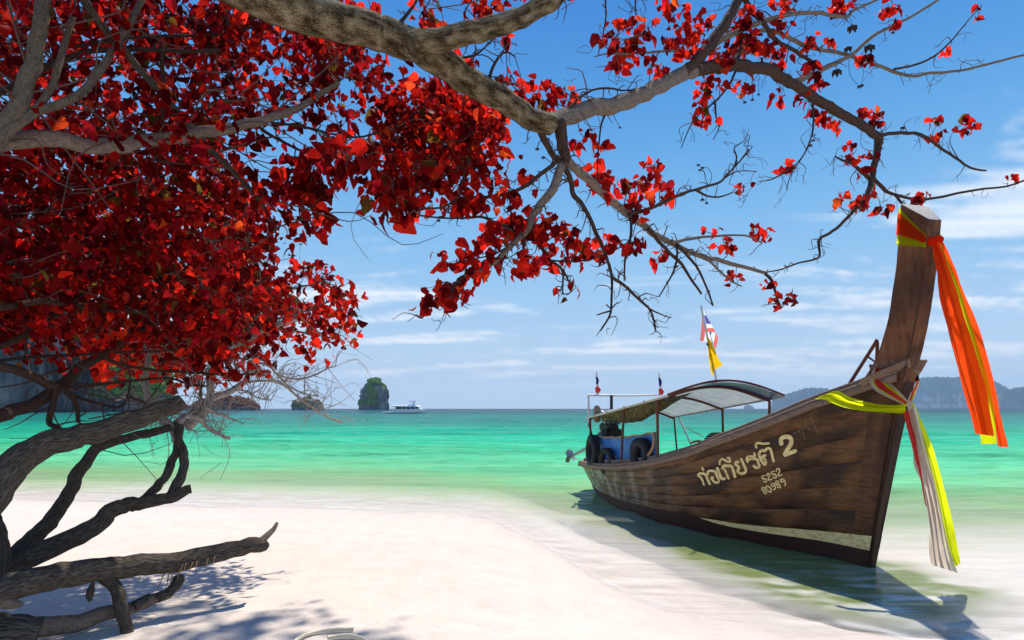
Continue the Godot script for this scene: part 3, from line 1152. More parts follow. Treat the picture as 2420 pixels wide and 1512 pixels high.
# cloth stretched between two edges given as sights, with folds running along it
func cloth(called: String, parent: Node3D, left: Array, right: Array, d0: float, d1: float, m: Material, folds: float, deep: float, f0 := 0.0, f1 := 1.0) -> MeshInstance3D:
	var a := PackedVector3Array()
	var b := PackedVector3Array()
	for i in left.size():
		a.append(at(left[i][0], left[i][1], lerpf(d0, d1, float(i) / (left.size() - 1))))
	for i in right.size():
		b.append(at(right[i][0], right[i][1], lerpf(d0, d1, float(i) / (right.size() - 1))))
	var ca := curve(a, 8)
	var cb := curve(b, 8)
	var n := maxi(ca.size(), cb.size())
	var rows := []
	var nu := 22
	for i in n:
		var k := float(i) / (n - 1)
		var p := sample(ca, k)
		var q := sample(cb, k)
		var row := PackedVector3Array()
		for j in nu + 1:
			var u := lerpf(f0, f1, float(j) / nu)
			var v := p.lerp(q, u)
			var ph := u * folds * TAU + 1.2 * noise_b.get_noise_2d(k * 1.7 + d0 * 5.0, u * 2.0)
			v.x += deep * 0.9 * sin(k * 7.0 + u * 2.0 + d0 * 9.0) * smooth01(k * 3.0) * smooth01((1.0 - k) * 6.0 + 0.3)
			v.z += deep * 1.5 * (sin(ph) + 0.45 * sin(ph * 2.3 + 1.0)) * minf(p.distance_to(q) * 9.0, 1.0) + 0.012 * noise_a.get_noise_2d(k * 6.0, u * 3.0 + d0)
			row.append(v - parent.position)
		rows.append(row)
	var st := new_st()
	sheet(st, rows)
	return part(called, st, m, parent)


func sample(c: PackedVector3Array, k: float) -> Vector3:
	var f := k * (c.size() - 1)
	var i := mini(int(f), c.size() - 2)
	return c[i].lerp(c[i + 1], f - i)


func build_longtail() -> void:
	boat = thing("longtail_boat", "long dark wooden boat with high prow and canopy, grounded bow first at the shore", "boat", Vector3(4.5106, 0, -7.9787))
	boat.basis = Basis(Vector3(0.2496, 0, 0.9684), Vector3.UP, Vector3(-0.9684, 0, 0.2496))
	boat_inv = boat.transform.affine_inverse()
	# planking
	var ts := [-0.34, 0.0, 0.16, 0.30, 0.44, 0.58, 0.72, 0.86, 1.0]
	for side in [1.0, -1.0]:
		for i in ts.size() - 1:
			hull_strip("plank", ts[i], ts[i + 1], side, mats.hull_wood, i + (0.0 if side > 0.0 else 10.0))
		hull_strip("stem_plank", 0.02, 0.985, side, mats.hull_wood, 31.0, 0.0, 0.030, 0.016)
		inner_lining(side)
		rail("rub_rail", -0.02, 0.065, -0.095, -0.012, side, mats.rail_wood)
		rail("gunwale", -0.075, 0.045, -0.012, 0.028, side, mats.rail_wood)
		rail("coaming", -0.125, -0.078, -0.02, 0.105, side, mats.rail_wood, 0.045)
	# bottom paint and the cream flash at the bow
	paint("bottom_paint", [[0.0, -0.3, 0.094], [0.06, -0.3, 0.10], [0.12, -0.3, 0.104], [0.17, -0.3, 0.105], [0.22, -0.3, 0.114], [0.266, -0.3, 0.133], [0.31, -0.3, 0.178], [0.45, -0.3, 0.21], [0.6, -0.3, 0.20], [0.75, -0.3, 0.19], [0.9, -0.3, 0.2], [0.97, -0.3, 0.22]], mats.maroon_paint, 0.019)
	paint("cream_flash", [[0.0, 0.095, 0.172], [0.05, 0.100, 0.169], [0.095, 0.104, 0.166], [0.14, 0.104, 0.163], [0.19, 0.108, 0.159], [0.235, 0.119, 0.161], [0.27, 0.136, 0.173], [0.308, 0.1785, 0.180]], mats.cream_paint, 0.021)
	build_prow()
	build_lettering()
	build_canopy()
	build_stern_gear()
	build_sashes()
	build_flags()


func inner_lining(side: float) -> void:
	var rows := []
	for i in 61:
		var s := 1.0 - pow(1.0 - i / 60.0, 1.3)
		var row := PackedVector3Array()
		for t in [0.12, 0.3, 0.5, 0.7, 0.85, 0.99]:
			row.append(hull(minf(s, 0.995), t, side, -0.05))
		rows.append(row)
	var st := new_st()
	sheet(st, rows)
	part("inner_lining", st, mats.dark_wood, boat)
	# half of the floor
	rows = []
	for i in 41:
		var s := 0.03 + 0.96 * i / 40.0
		var p := hull(s, 0.2, side, -0.04)
		rows.append(PackedVector3Array([Vector3(p.x, 0.30, 0), Vector3(p.x, 0.30, p.z * 0.5), Vector3(p.x, 0.30, p.z)]))
	st = new_st()
	sheet(st, rows)
	part("floor_board", st, mats.dark_wood, boat)


func paint(called: String, rows_: Array, m: Material, off: float) -> void:
	var xs := []
	var lo := []
	var hi := []
	for r in rows_:
		xs.append(r[0]); lo.append(r[1]); hi.append(r[2])
	for side in [1.0, -1.0]:
		var rows := []
		for i in 91:
			var s := lerpf(xs[0], xs[xs.size() - 1], i / 90.0)
			var a := tab(xs, lo, s)
			var b := maxf(tab(xs, hi, s), a + 0.0005)
			var row := PackedVector3Array()
			for j in 10:
				var t := lerpf(a, b, j / 9.0) + 0.0022 * noise_a.get_noise_2d(s * 60.0, 3.0)
				row.append(hull(s, t, side, off))
			rows.append(row)
		var st := new_st()
		sheet(st, rows)
		part(called, st, m, boat)


func build_prow() -> void:
	# stem post from the keel up to the foot of the prow
	var rows := []
	for i in 25:
		var y := lerpf(-0.3, 2.3, i / 24.0)
		var x := prow_r(y)
		var w := 0.05 + 0.012 * y
		var row := PackedVector3Array()
		for e in [[-0.16, w + 0.045], [0.02, w], [0.035, w - 0.015], [0.035, -w + 0.015], [0.02, -w], [-0.16, -w - 0.045]]:
			row.append(Vector3(x + e[0], y, e[1]))
		rows.append(row)
	var st := new_st()
	for r in rows.size() - 1:
		for j in 5:
			for q in [[r, j], [r + 1, j], [r, j + 1], [r, j + 1], [r + 1, j], [r + 1, j + 1]]:
				var v: Vector3 = rows[q[0]][q[1]]
				st.set_smooth_group(j)
				st.set_color(Color(0.05, 0.024, 0.014) if j > 0 and j < 4 else Color(0.085, 0.04, 0.02))
				st.add_vertex(v)
	part("stem_post", st, mats.prow_wood, boat)
	# the tall prow timber
	rows = []
	for i in 31:
		var k := i / 30.0
		var row := PackedVector3Array()
		for q in [[0.04, 1.0], [0.96, 1.0], [1.0, 1.0], [1.0, -1.0], [0.96, -1.0], [0.04, -1.0], [0.0, -1.0], [0.0, 1.0]]:
			var v := prow_side(q[0], k, q[1])
			if q[0] == 0.0 or q[0] == 1.0:
				v.z *= 0.86
			v.x += 0.006 * noise_b.get_noise_2d(k * 7.0, q[0] * 4.0 + q[1])
			row.append(v)
		rows.append(row)
	st = new_st()
	for r in rows.size() - 1:
		for j in 8:
			for q in [[r, j], [r + 1, j], [r, (j + 1) % 8], [r, (j + 1) % 8], [r + 1, j], [r + 1, (j + 1) % 8]]:
				var v: Vector3 = rows[q[0]][q[1]]
				var n := noise_a.get_noise_3d(v.x * 5.0, v.y * 1.6, v.z * 5.0)
				var c := Color(0.10, 0.042, 0.020).lerp(Color(0.23, 0.095, 0.038), smooth01(0.5 + n * 1.5))
				var scuff := smooth01(noise_a.get_noise_3d(v.x * 9.0, v.y * 1.2 + 4.0, v.z * 3.0) * 2.0 - 0.1) * smooth01((2.9 - v.y) / 0.6)
				c = c.lerp(Color(0.26, 0.22, 0.17), scuff * 0.8)
				st.set_smooth_group(j)
				st.set_color(c)
				st.add_vertex(v)
	var prow := part("prow", st, mats.prow_wood, boat)
	st = new_st()
	var top: PackedVector3Array = rows[30]
	var mid := Vector3.ZERO
	for v in top:
		mid += v / 8.0
	st.set_smooth_group(-1)
	for j in 8:
		st.add_vertex(mid + Vector3(0.002, 0.008, 0)); st.add_vertex(top[j] + Vector3(0.001, 0.004, 0)); st.add_vertex(top[(j + 1) % 8] + Vector3(0.001, 0.004, 0))
	part("prow_top", st, mats.end_grain, prow, true)
	# breast beams that meet the prow in a V, and the foredeck behind them
	st = new_st()
	var a := bl(-0.16, 0.30, 2.30)
	var b := bl(-0.60, 0.02, 2.53)
	bar(st, (a + b) * 0.5, (b - a) * 0.5, Vector3(0.02, 0.055, 0.03), Vector3(0.045, 0, 0.05))
	part("breast_beam", st, mats.rail_wood, boat, true)
	st = new_st()
	a = bl(-0.20, -0.34, 2.34)
	b = bl(-0.62, -0.05, 2.50)
	bar(st, (a + b) * 0.5, (b - a) * 0.5, Vector3(0.02, 0.075, -0.03), Vector3(0.055, 0, -0.06))
	part("breast_beam", st, mats.rail_wood, boat, true)
	var deck := []
	for i in 9:
		var s := 0.004 + 0.12 * i / 8.0
		var p := hull(s, 0.965, 1.0, -0.03)
		deck.append(PackedVector3Array([p, Vector3(p.x, p.y + 0.02, 0), Vector3(p.x, p.y, -p.z)]))
	st = new_st()
	sheet(st, deck)
	part("foredeck", st, mats.dark_wood, boat)
	# rusty boarding frame behind the prow
	var f0 := on_side(2070, 808, 0.05)
	pipe("boarding_frame", [on_side(2004, 912, 0.05), f0.lerp(on_side(2004, 912, 0.05), 0.04), f0, f0 + Vector3(0.02, -0.06, 0), on_side(2069, 905, 0.05)], 0.022, mats.rusty_pipe, boat, 4)
	pipe("boarding_brace", [on_side(2050, 842, 0.05), on_side(2068, 855, 0.05)], 0.012, mats.rusty_pipe, boat)
	st = new_st()
	for v in [[2053, 861], [2070, 861], [2072, 896], [2053, 861], [2072, 896], [2060, 892]]:
		st.add_vertex(on_side(v[0], v[1], 0.03))
	for v in [[2053, 861], [2072, 896], [2070, 861], [2053, 861], [2060, 892], [2072, 896]]:
		st.add_vertex(on_side(v[0], v[1], 0.015))
	part("boarding_plate", st, mats.rusty_pipe, boat, true)
	# thin cable that runs down the front edge of the prow
	var cable := []
	for i in 9:
		cable.append(prow_side(0.0, 0.02 + 0.62 * i / 8.0, 1.0, 0.012))
	pipe("cable", cable, 0.006, mats.dark_wood, boat, 3)


func build_lettering() -> void:
	var st := new_st()
	for g in [
		[24.0, [[612, 972], [592, 915], [566, 868], [534, 850]]], [30.0, [[532, 842], [545, 818], [590, 814], [637, 834], [662, 892], [694, 960]]], [28.0, [[589, 736], [602, 766]]],
		[28.0, [[668, 826], [669, 790], [702, 777], [768, 788], [795, 842], [826, 926], [778, 944], [748, 920], [718, 876], [744, 874]]],
		[32.0, [[803, 740], [836, 826], [866, 890], [905, 886]]],
		[26.0, [[962, 884], [940, 836], [908, 760], [874, 742]]], [33.0, [[874, 730], [892, 708], [950, 706], [1008, 716], [1034, 790], [1053, 860]]],
		[25.0, [[836, 684], [838, 640], [870, 610], [912, 626], [950, 648], [986, 642]]], [23.0, [[986, 640], [972, 594], [948, 592]]],
		[31.0, [[1098, 652], [1068, 650], [1060, 684], [1108, 722], [1092, 768], [1104, 798], [1160, 816], [1208, 778], [1190, 716], [1142, 612]]],
		[25.0, [[1234, 648], [1216, 612], [1242, 570], [1310, 572], [1334, 560], [1324, 526]]], [31.0, [[1240, 616], [1300, 602], [1366, 614], [1384, 664], [1398, 712], [1358, 732], [1320, 706]]],
		[31.0, [[1482, 556], [1444, 574], [1482, 616], [1490, 680], [1452, 668], [1398, 562], [1402, 512], [1434, 484], [1472, 492], [1502, 462], [1552, 464], [1580, 556], [1602, 636]]],
		[27.0, [[1354, 442], [1346, 402], [1378, 378], [1450, 390], [1530, 384]]],
		[50.0, [[1708, 392], [1706, 322], [1768, 294], [1838, 312], [1846, 388], [1806, 456], [1760, 540]]], [46.0, [[1766, 552], [1840, 522], [1906, 494]]]]:
		stroke(st, g[1], g[0] * 1.22)
	part("name_lettering", st, mats.cream_paint, boat)
	st = new_st()
	for g in [
		[[1472, 842], [1436, 855], [1456, 892], [1486, 888], [1507, 920], [1490, 938], [1466, 926]],
		[[1506, 846], [1516, 816], [1540, 818], [1544, 850], [1530, 880], [1538, 908], [1580, 895]],
		[[1610, 782], [1572, 796], [1592, 830], [1620, 822], [1644, 855], [1630, 878], [1600, 868]],
		[[1642, 786], [1652, 748], [1680, 748], [1690, 790], [1670, 820], [1680, 848], [1718, 832]],
		[[1466, 1012], [1438, 1022], [1447, 1050], [1480, 1056], [1508, 1085], [1490, 1102], [1462, 1084], [1474, 1056], [1480, 1030], [1466, 1012]],
		[[1520, 992], [1498, 1006], [1516, 1050], [1554, 1078], [1574, 1068], [1560, 1022], [1520, 992]],
		[[1618, 990], [1588, 1000], [1572, 972], [1592, 957], [1620, 972], [1634, 1020], [1620, 1044], [1602, 1040]],
		[[1660, 922], [1634, 932], [1647, 965], [1680, 970], [1708, 1000], [1690, 1018], [1662, 1000], [1670, 966], [1678, 936], [1660, 922]],
		[[1748, 926], [1722, 935], [1707, 906], [1726, 892], [1754, 906], [1774, 950], [1768, 988]]]:
		stroke(st, g, 20.0)
	part("number_lettering", st, mats.cream_paint, boat)
	st = new_st()
	for g in [[[2040, 30], [2056, 90], [2064, 130]], [[2130, 20], [2160, 80], [2180, 140], [2205, 200], [2232, 240]], [[1870, 245], [1912, 240], [1968, 196], [2058, 152]], [[1998, 190], [2026, 262], [2048, 330]], [[2080, 150], [2110, 205]], [[1775, 90], [1800, 140]], [[1950, 205], [1985, 260]]]:
		stroke(st, g, 6.0)
	part("paint_drip", st, mats.drip_paint, boat)


func build_canopy() -> void:
	# eaves, hoops and roof sheet; a is the distance aft
	var eave := func(a: float) -> float: return 2.2 - (a - 3.1) * 0.105
	var arch := func(a: float, u: float) -> Vector3:
		var l := lerpf(1.2 - 0.04 * (a - 3.1), -1.05, u)
		return bl(a, l, eave.call(a) + 0.25 * sin(PI * u) - 0.09 * (1.0 - u) * smooth01((a - 3.1) / 0.4) * 0.0)
	var rows := []
	for i in 19:
		var a := lerpf(3.0, 7.1, i / 18.0)
		var row := PackedVector3Array()
		for j in 17:
			var v: Vector3 = arch.call(a, j / 16.0)
			row.append(v + Vector3(0, 0.012 * noise_b.get_noise_2d(a * 2.0, j * 0.4), 0))
		rows.append(row)
	var st := new_st()
	sheet(st, rows)
	part("roof_sheet", st, mats.roof_sheet, boat)
	rows = []
	for i in 6:
		var a := lerpf(2.98, 3.55, i / 5.0)
		var row := PackedVector3Array()
		for j in 13:
			var v: Vector3 = arch.call(a, 0.30 + 0.70 * j / 12.0)
			row.append(v + Vector3(0, -0.02, 0))
		rows.append(row)
	st = new_st()
	sheet(st, rows)
	part("blue_awning", st, mats.blue_sheet, boat)
	for a in [3.0, 3.4, 4.9, 6.9]:
		var pts := []
		for j in 13:
			var v: Vector3 = arch.call(a, j / 12.0)
			pts.append(v + Vector3(0, 0.02 if a < 3.1 else -0.035, 0))
		pipe("roof_hoop", pts, 0.026 if a > 3.1 else 0.02, mats.rusty_pipe, boat, 2)
	pipe("eave_pipe", [arch.call(3.0, 0.0), arch.call(5.0, 0.0), arch.call(7.15, 0.0)], 0.024, mats.pale_pipe, boat)
	pipe("eave_pipe", [arch.call(3.0, 1.0), arch.call(5.0, 1.0), arch.call(7.15, 1.0)], 0.024, mats.pale_pipe, boat)
	for a in [3.4, 4.9, 6.9]:
		for u in [0.0, 1.0]:
			var v: Vector3 = arch.call(a, u)
			var foot := hull((a + 0.62) / 9.17, 0.97, 1.0 if u < 0.5 else -1.0, -0.09)
			if a == 6.9 and u > 0.5:
				pipe("canopy_post", [v, foot + Vector3(0.35, 0.1, 0)], 0.02, mats.rusty_pipe, boat)
				continue
			pipe("canopy_post", [v + Vector3(0, -0.03, 0), foot], 0.024, mats.rusty_pipe, boat)
	pipe("canopy_strut", [arch.call(6.7, 1.0), hull(0.70, 0.97, -1.0, -0.09)], 0.018, mats.pale_pipe, boat)
	# goal-post of pipe over the stern
	var p0 := on_station(1391, 1000, 7.0)
	var p1 := on_station(1391, 934, 7.0)
	var p2 := on_station(1575, 936, 7.0)
	pipe("stern_frame", [p0, p1.lerp(p0, 0.15), p1, p1.lerp(p2, 0.06), p2.lerp(p1, 0.5), p2, p2 + Vector3(0.1, -0.35, 0)], 0.022, mats.pale_pipe, boat, 5)
	pipe("stern_post", [p0, on_station(1408, 1062, 6.9)], 0.024, mats.rusty_pipe, boat)
	# rolled camouflage sheet sagging under the near eave
	var c := thing("tarpaulin", "camouflage tarpaulin sagging under the near edge of the boat canopy", "tarpaulin", boat.transform * bl(5.4, 1.0, 1.85))
	rows = []
	for i in 25:
		var k := i / 24.0
		var a := lerpf(3.6, 6.7, k)
		var e: Vector3 = arch.call(a, 0.02)
		var sag := 0.05 + 0.30 * sin(PI * clampf(k * 0.9 + 0.05, 0.0, 1.0))
		var row := PackedVector3Array()
		for j in 9:
			var u := j / 8.0
			var v := e + Vector3(0, -0.02 - sag * sin(PI * u) * (0.9 + 0.25 * noise_a.get_noise_2d(k * 4.0, u * 3.0)), -0.75 * u)
			v.y += 0.15 * u
			row.append(boat.transform * v - c.position)
		rows.append(row)
	st = new_st()
	sheet(st, rows)
	part("sheet", st, mats.camouflage, c)
	for k in [0.1, 0.4, 0.7, 0.95]:
		var e: Vector3 = arch.call(lerpf(3.6, 6.7, k), 0.0)
		pipe("tie", [boat.transform * (e + Vector3(0, 0.03, 0.03)) - c.position, boat.transform * (e + Vector3(0, -0.05, 0.01)) - c.position], 0.012, mats.rope_fibre, c)


func tyre(label: String, a: float, l: float, y: float, r: float, thick: float, turn: float) -> void:
	var o := thing("tyre", label, "tyre", boat.transform * bl(a, l, y), "old tyres hung along the boat as fenders")
	o.basis = boat.basis * Basis.from_euler(Vector3(0, turn, 0.0))
	var rows := []
	for i in 33:
		var u := TAU * (i % 32) / 32
		var row := PackedVector3Array()
		for j in 11:
			var v := TAU * (j % 10) / 10
			var rad := r - thick + thick * cos(v)
			row.append(Vector3(cos(u) * rad, sin(u) * rad, sin(v) * thick * 1.15))
		rows.append(row)
	var st := new_st()
	sheet(st, rows)
	var body := part("carcass", st, mats.rubber, o)
	st = new_st()
	for i in 32:
		var u := TAU * (i + 0.5) / 32
		var n := Vector3(cos(u), sin(u), 0)
		for s in [-1.0, 1.0]:
			bar(st, n * (r + 0.002) + Vector3(0, 0, s * thick * 0.5), Vector3(-n.y, n.x, 0) * r * 0.06, n * 0.008, Vector3(0, 0, thick * 0.34))
	part("tread", st, mats.rubber, body, true)


func build_stern_gear() -> void:
	# blue side panel under the canopy, laced to a rope
	var rows := []
	var lace := []
	for i in 31:
		var k := i / 30.0
		var a := lerpf(3.62, 6.75, k)
		var l := 1.04 - 0.05 * k
		var topy := lerpf(1.58, 1.36, k) - 0.04 * sin(PI * k)
		var row := PackedVector3Array()
		for j in 7:
			var u := j / 6.0
			row.append(bl(a, l + 0.02 * sin(a * 9.0) + 0.012 * noise_a.get_noise_2d(a * 4.0, u), lerpf(topy, 0.62, u)))
		rows.append(row)
		if i % 2 == 0:
			lace.append(bl(a, l + 0.02, topy + 0.012 * sin(i * 2.0)))
	var st := new_st()
	sheet(st, rows)
	part("side_panel", st, mats.blue_panel, boat)
	pipe("lacing_rope", lace, 0.017, mats.rope_fibre, boat, 3)
	pipe("hanging_rope", [on_side(1544, 1022, 1.1), on_side(1546, 1040, 1.12), on_side(1541, 1062, 1.12), on_side(1530, 1078, 1.13)], 0.028, mats.rope_fibre, boat)
	tyre("large tyre nearest the stern, hung against the blue panel", 6.55, 1.12, 1.05, 0.36, 0.085, -0.12)
	tyre("half-hidden tyre hung in the middle of the blue panel", 5.75, 1.13, 0.90, 0.27, 0.06, 0.12)
	tyre("ribbed tyre at the front end of the blue panel", 4.15, 1.13, 1.16, 0.29, 0.085, 0.12)
	tyre("tyre just showing over the gunwale forward of the canopy posts", 2.15, 0.80, 1.36, 0.26, 0.08, 0.3)
	# engine on its swivel
	var e := thing("engine", "black and steel diesel engine mounted at the stern under the canopy", "engine", boat.transform * bl(7.0, 0.55, 0.95))
	e.basis = boat.basis
	st = new_st()
	bar(st, Vector3(0, 0.30, 0), Vector3(0.34, 0, 0), Vector3(0, 0.22, 0), Vector3(0, 0, 0.20), 0.2)
	part("block", st, mats.engine_black, e, true)
	st = new_st()
	bar(st, Vector3(0.05, 0.62, 0.02), Vector3(0.26, 0, 0), Vector3(0, 0.10, 0), Vector3(0, 0, 0.15), 0.25)
	part("cylinder_head", st, mats.engine_black, e, true)
	st = new_st()
	bar(st, Vector3(-0.05, 0.80, 0.1), Vector3(0.20, 0, 0), Vector3(0, 0.06, 0), Vector3(0, 0, 0.12), 0.25)
	part("air_box", st, mats.steel, e, true)
	for z in [-0.12, 0.0, 0.12]:
		pipe("manifold", [Vector3(0.1, 0.68, z), Vector3(0.2, 0.86, z + 0.05), Vector3(0.1, 0.97, z + 0.10), Vector3(-0.05, 0.93, z + 0.16)], 0.035, mats.steel, e)
	pipe("exhaust", [Vector3(0.1, 0.75, -0.02), Vector3(0.1, 1.1, -0.02), Vector3(0.1, 1.36, -0.02)], 0.035, mats.engine_black, e)
	pipe("silencer", [Vector3(0.28, 0.42, 0.28), Vector3(0.28, 0.42, -0.2)], 0.06, mats.steel, e)
	st = new_st()
	var wheel := PackedVector3Array([Vector3(0.38, 0.45, 0), Vector3(0.46, 0.45, 0)])
	tube(st, wheel, PackedFloat32Array([0.16, 0.16]), 20)
	part("flywheel", st, mats.engine_black, e)
	st = new_st()
	bar(st, Vector3(0.1, 0.06, 0), Vector3(0.42, 0, 0), Vector3(0, 0.03, 0), Vector3(0, 0, 0.28))
	part("bed", st, mats.steel, e, true)
	for z in [[0.25, 0.1], [-0.2, -0.3]]:
		pipe("hose", [Vector3(0.3, 0.6, z[0]), Vector3(0.42, 0.3, z[0] + 0.08), Vector3(0.36, 0.02, z[1])], 0.02, mats.engine_black, e)
	st = new_st()
	bar(st, boat_inv * at(1411, 978, 14.35) - (boat_inv * e.position), Vector3(0.07, 0, 0), Vector3(0, 0.19, 0), Vector3(0, 0, 0.07), 0.3)
	part("fuel_can", st, mats.rail_wood, e, true)
	# the long tail: shaft and propeller
	var s0 := bl(7.0, 0.72, 1.28) - bl(7.0, 0.55, 0.95)
	var s1 := on_station(1350, 1078, 8.35) - bl(7.0, 0.55, 0.95)
	var shaft := pipe("propeller_shaft", [s0, s1], 0.038, mats.steel, e)
	pipe("steering_arm", [s0 + Vector3(0.1, 0.1, 0), s0 + Vector3(0.8, 0.42, 0.1), s0 + Vector3(1.2, 0.40, 0.1)], 0.02, mats.engine_black, e)
	var ax := (s1 - s0).normalized()
	var ux := ax.cross(Vector3.UP).normalized()
	var uy := ax.cross(ux)
	for b in 3:
		st = new_st()
		var an := TAU * b / 3.0 + 0.4
		var dir := ux * cos(an) + uy * sin(an)
		var tw := (dir.cross(ax) * 0.8 + ax * 0.55).normalized()
		var rr := []
		for j in 7:
			var u := j / 6.0
			var w := 0.085 * sin(PI * clampf(0.15 + u * 0.85, 0.0, 1.0)) + 0.012
			var cpos := s1 + ax * 0.05 + dir * (0.03 + 0.17 * u)
			rr.append(PackedVector3Array([cpos - tw * w, cpos + ax * 0.012, cpos + tw * w]))
		sheet(st, rr)
		part("propeller_blade", st, mats.steel, shaft)
	st = new_st()
	ball(st, s1 + ax * 0.05, Vector3(0.05, 0.05, 0.05))
	part("propeller_hub", st, mats.steel, shaft)
	# thwarts
	for s in [0.30, 0.42, 0.54, 0.66, 0.80]:
		var p := hull(s, 0.72, 1.0, -0.06)
		st = new_st()
		bar(st, Vector3(p.x, p.y, 0), Vector3(0.12, 0, 0), Vector3(0, 0.02, 0), Vector3(0, 0, p.z))
		part("thwart", st, mats.dark_wood, boat, true)
	# ropes made fast at the far gunwale post
	pipe("mooring_rope", [on_side(1633, 1046, -1.0), on_side(1650, 1042, -0.6), on_side(1662, 1048, 0.2), on_side(1640, 1054, 0.5)], 0.025, mats.rope_fibre, boat)
	pipe("stay_wire", [on_side(1618, 1008, -1.05), on_side(1662, 1032, -0.6)], 0.008, mats.rope_fibre, boat)


func build_sashes() -> void:
	# upper sash round the head of the prow
	var o := thing("prow_sash", "orange and yellow sash knotted round the top of the prow, long tails blown right", "sash", boat.transform * Vector3(0.85, 3.9, 0))
	var lo := func(u: float) -> float: return lerpf(0.868, 0.885, u)
	for b in [["yellow_band", mats.cloth_yellow, 0.850, 0.882, 0.806, 0.866, 0.014], ["orange_band", mats.cloth_orange, 0.872, 0.908, 0.856, 0.960, 0.022], ["yellow_edge", mats.cloth_yellow, 0.902, 0.914, 0.952, 0.984, 0.014]]:
		for side in [1.0, -1.0]:
			var rows := []
			for i in 13:
				var u := i / 12.0
				var row := PackedVector3Array()
				for j in 9:
					var k0: float = lerpf(b[2], b[4], u)
					var k1: float = lerpf(b[3], b[5], u)
					var v := prow_side(u, lerpf(k0, k1, j / 8.0), side, b[6] + 0.006 * sin(j * 2.3 + u * 2.0))
					row.append(boat.transform * v - o.position)
				rows.append(row)
			var st := new_st()
			sheet(st, rows)
			part(b[0], st, b[1], o)
	var back := new_st()
	var fr := new_st()
	for q in [[back, 1.0, 0.856, 0.960], [fr, 0.0, 0.866, 0.906]]:
		var rows := []
		for i in 7:
			var row := PackedVector3Array()
			for j in 5:
				var k: float = lerpf(q[2], q[3], j / 4.0)
				var v := prow_side(q[1], k, 1.0).lerp(prow_side(q[1], k, -1.0), i / 6.0) + Vector3(-0.022 if q[1] > 0.5 else 0.024, 0, 0)
				row.append(boat.transform * v - o.position)
			rows.append(row)
		sheet(q[0], rows)
		part("orange_band", q[0], mats.cloth_orange, o)
	var kst := new_st()
	ball(kst, at(2207, 571, 7.05) - o.position, Vector3(0.062, 0.052, 0.05))
	ball(kst, at(2218, 566, 7.05) - o.position, Vector3(0.055, 0.045, 0.045))
	part("knot", kst, mats.cloth_orange, o)
	cloth("orange_tail", o, [[2200, 572], [2207, 630], [2220, 690], [2238, 770], [2258, 850], [2280, 935], [2301, 1024]], [[2214, 570], [2240, 640], [2262, 700], [2290, 800], [2312, 880], [2330, 955], [2346, 1030]], 7.02, 6.55, mats.cloth_orange, 2.2, 0.016)
	cloth("yellow_tail", o, [[2205, 580], [2226, 640], [2246, 700], [2270, 800], [2290, 890], [2304, 970], [2315, 1050]], [[2220, 572], [2256, 648], [2278, 704], [2308, 800], [2330, 880], [2349, 965], [2358, 1048]], 7.06, 6.62, mats.cloth_yellow, 2.0, 0.012)
	cloth("orange_tail", o, [[2210, 570], [2244, 640], [2266, 700], [2298, 810], [2318, 890], [2338, 970], [2354, 1055]], [[2224, 568], [2254, 630], [2276, 690], [2306, 770], [2332, 860], [2358, 970], [2379, 1056]], 7.10, 6.66, mats.cloth_orange, 1.3, 0.014)
	# lower sash round the bow
	o = thing("bow_sash", "yellow, pink and white sash knotted across the bow, tails hanging to the water", "sash", boat.transform * Vector3(0.5, 1.95, 0))
	cloth("yellow_band", o, [[1950, 931], [1977, 924], [2015, 940], [2065, 953], [2115, 957], [2147, 952]], [[1925, 943], [1953, 945], [1990, 960], [2032, 970], [2082, 974], [2136, 977]], 7.80, 7.36, mats.cloth_yellow, 1.6, 0.016)
	var outer := [[2066, 868], [2054, 900], [2063, 918], [2090, 935], [2136, 957]]
	var inner := [[2082, 858], [2091, 888], [2103, 903], [2121, 920], [2147, 949]]
	var outer2 := [[2169, 893], [2156, 920], [2146, 946]]
	var inner2 := [[2175, 895], [2170, 916], [2154, 952]]
	for f in [["white_band", mats.cloth_white, 0.0, 0.2], ["yellow_stripe", mats.cloth_yellow, 0.2, 0.30], ["pink_band", mats.cloth_pink, 0.30, 0.64], ["yellow_stripe", mats.cloth_yellow, 0.64, 0.82], ["white_band", mats.cloth_white, 0.82, 1.0]]:
		cloth(f[0], o, outer, inner, 7.68, 7.36, f[1], 2.0, 0.006, f[2], f[3])
		cloth(f[0], o, outer2, inner2, 7.62, 7.36, f[1], 2.0, 0.006, f[2], f[3])
	kst = new_st()
	ball(kst, at(2150, 957, 7.33) - o.position, Vector3(0.028, 0.055, 0.03))
	part("knot", kst, mats.cloth_white, o)
	cloth("pink_tail", o, [[2134, 974], [2142, 1005], [2150, 1034], [2160, 1081], [2174, 1130], [2188, 1195]], [[2147, 970], [2157, 1015], [2163, 1045], [2171, 1080], [2181, 1130], [2190, 1197]], 7.34, 6.98, mats.cloth_pink, 1.0, 0.01)
	cloth("white_tail", o, [[2146, 962], [2155, 1030], [2161, 1090], [2172, 1140], [2186, 1214], [2197, 1275], [2205, 1335]], [[2160, 962], [2172, 1016], [2188, 1087], [2204, 1143], [2227, 1228], [2243, 1290], [2259, 1352]], 7.36, 6.92, mats.cloth_white, 3.2, 0.022)
	cloth("yellow_tail", o, [[2153, 951], [2172, 1030], [2194, 1109], [2221, 1228], [2240, 1290], [2258, 1338]], [[2159, 952], [2188, 1027], [2214, 1104], [2248, 1228], [2260, 1280], [2269, 1330]], 7.40, 6.98, mats.cloth_yellow, 1.2, 0.014)


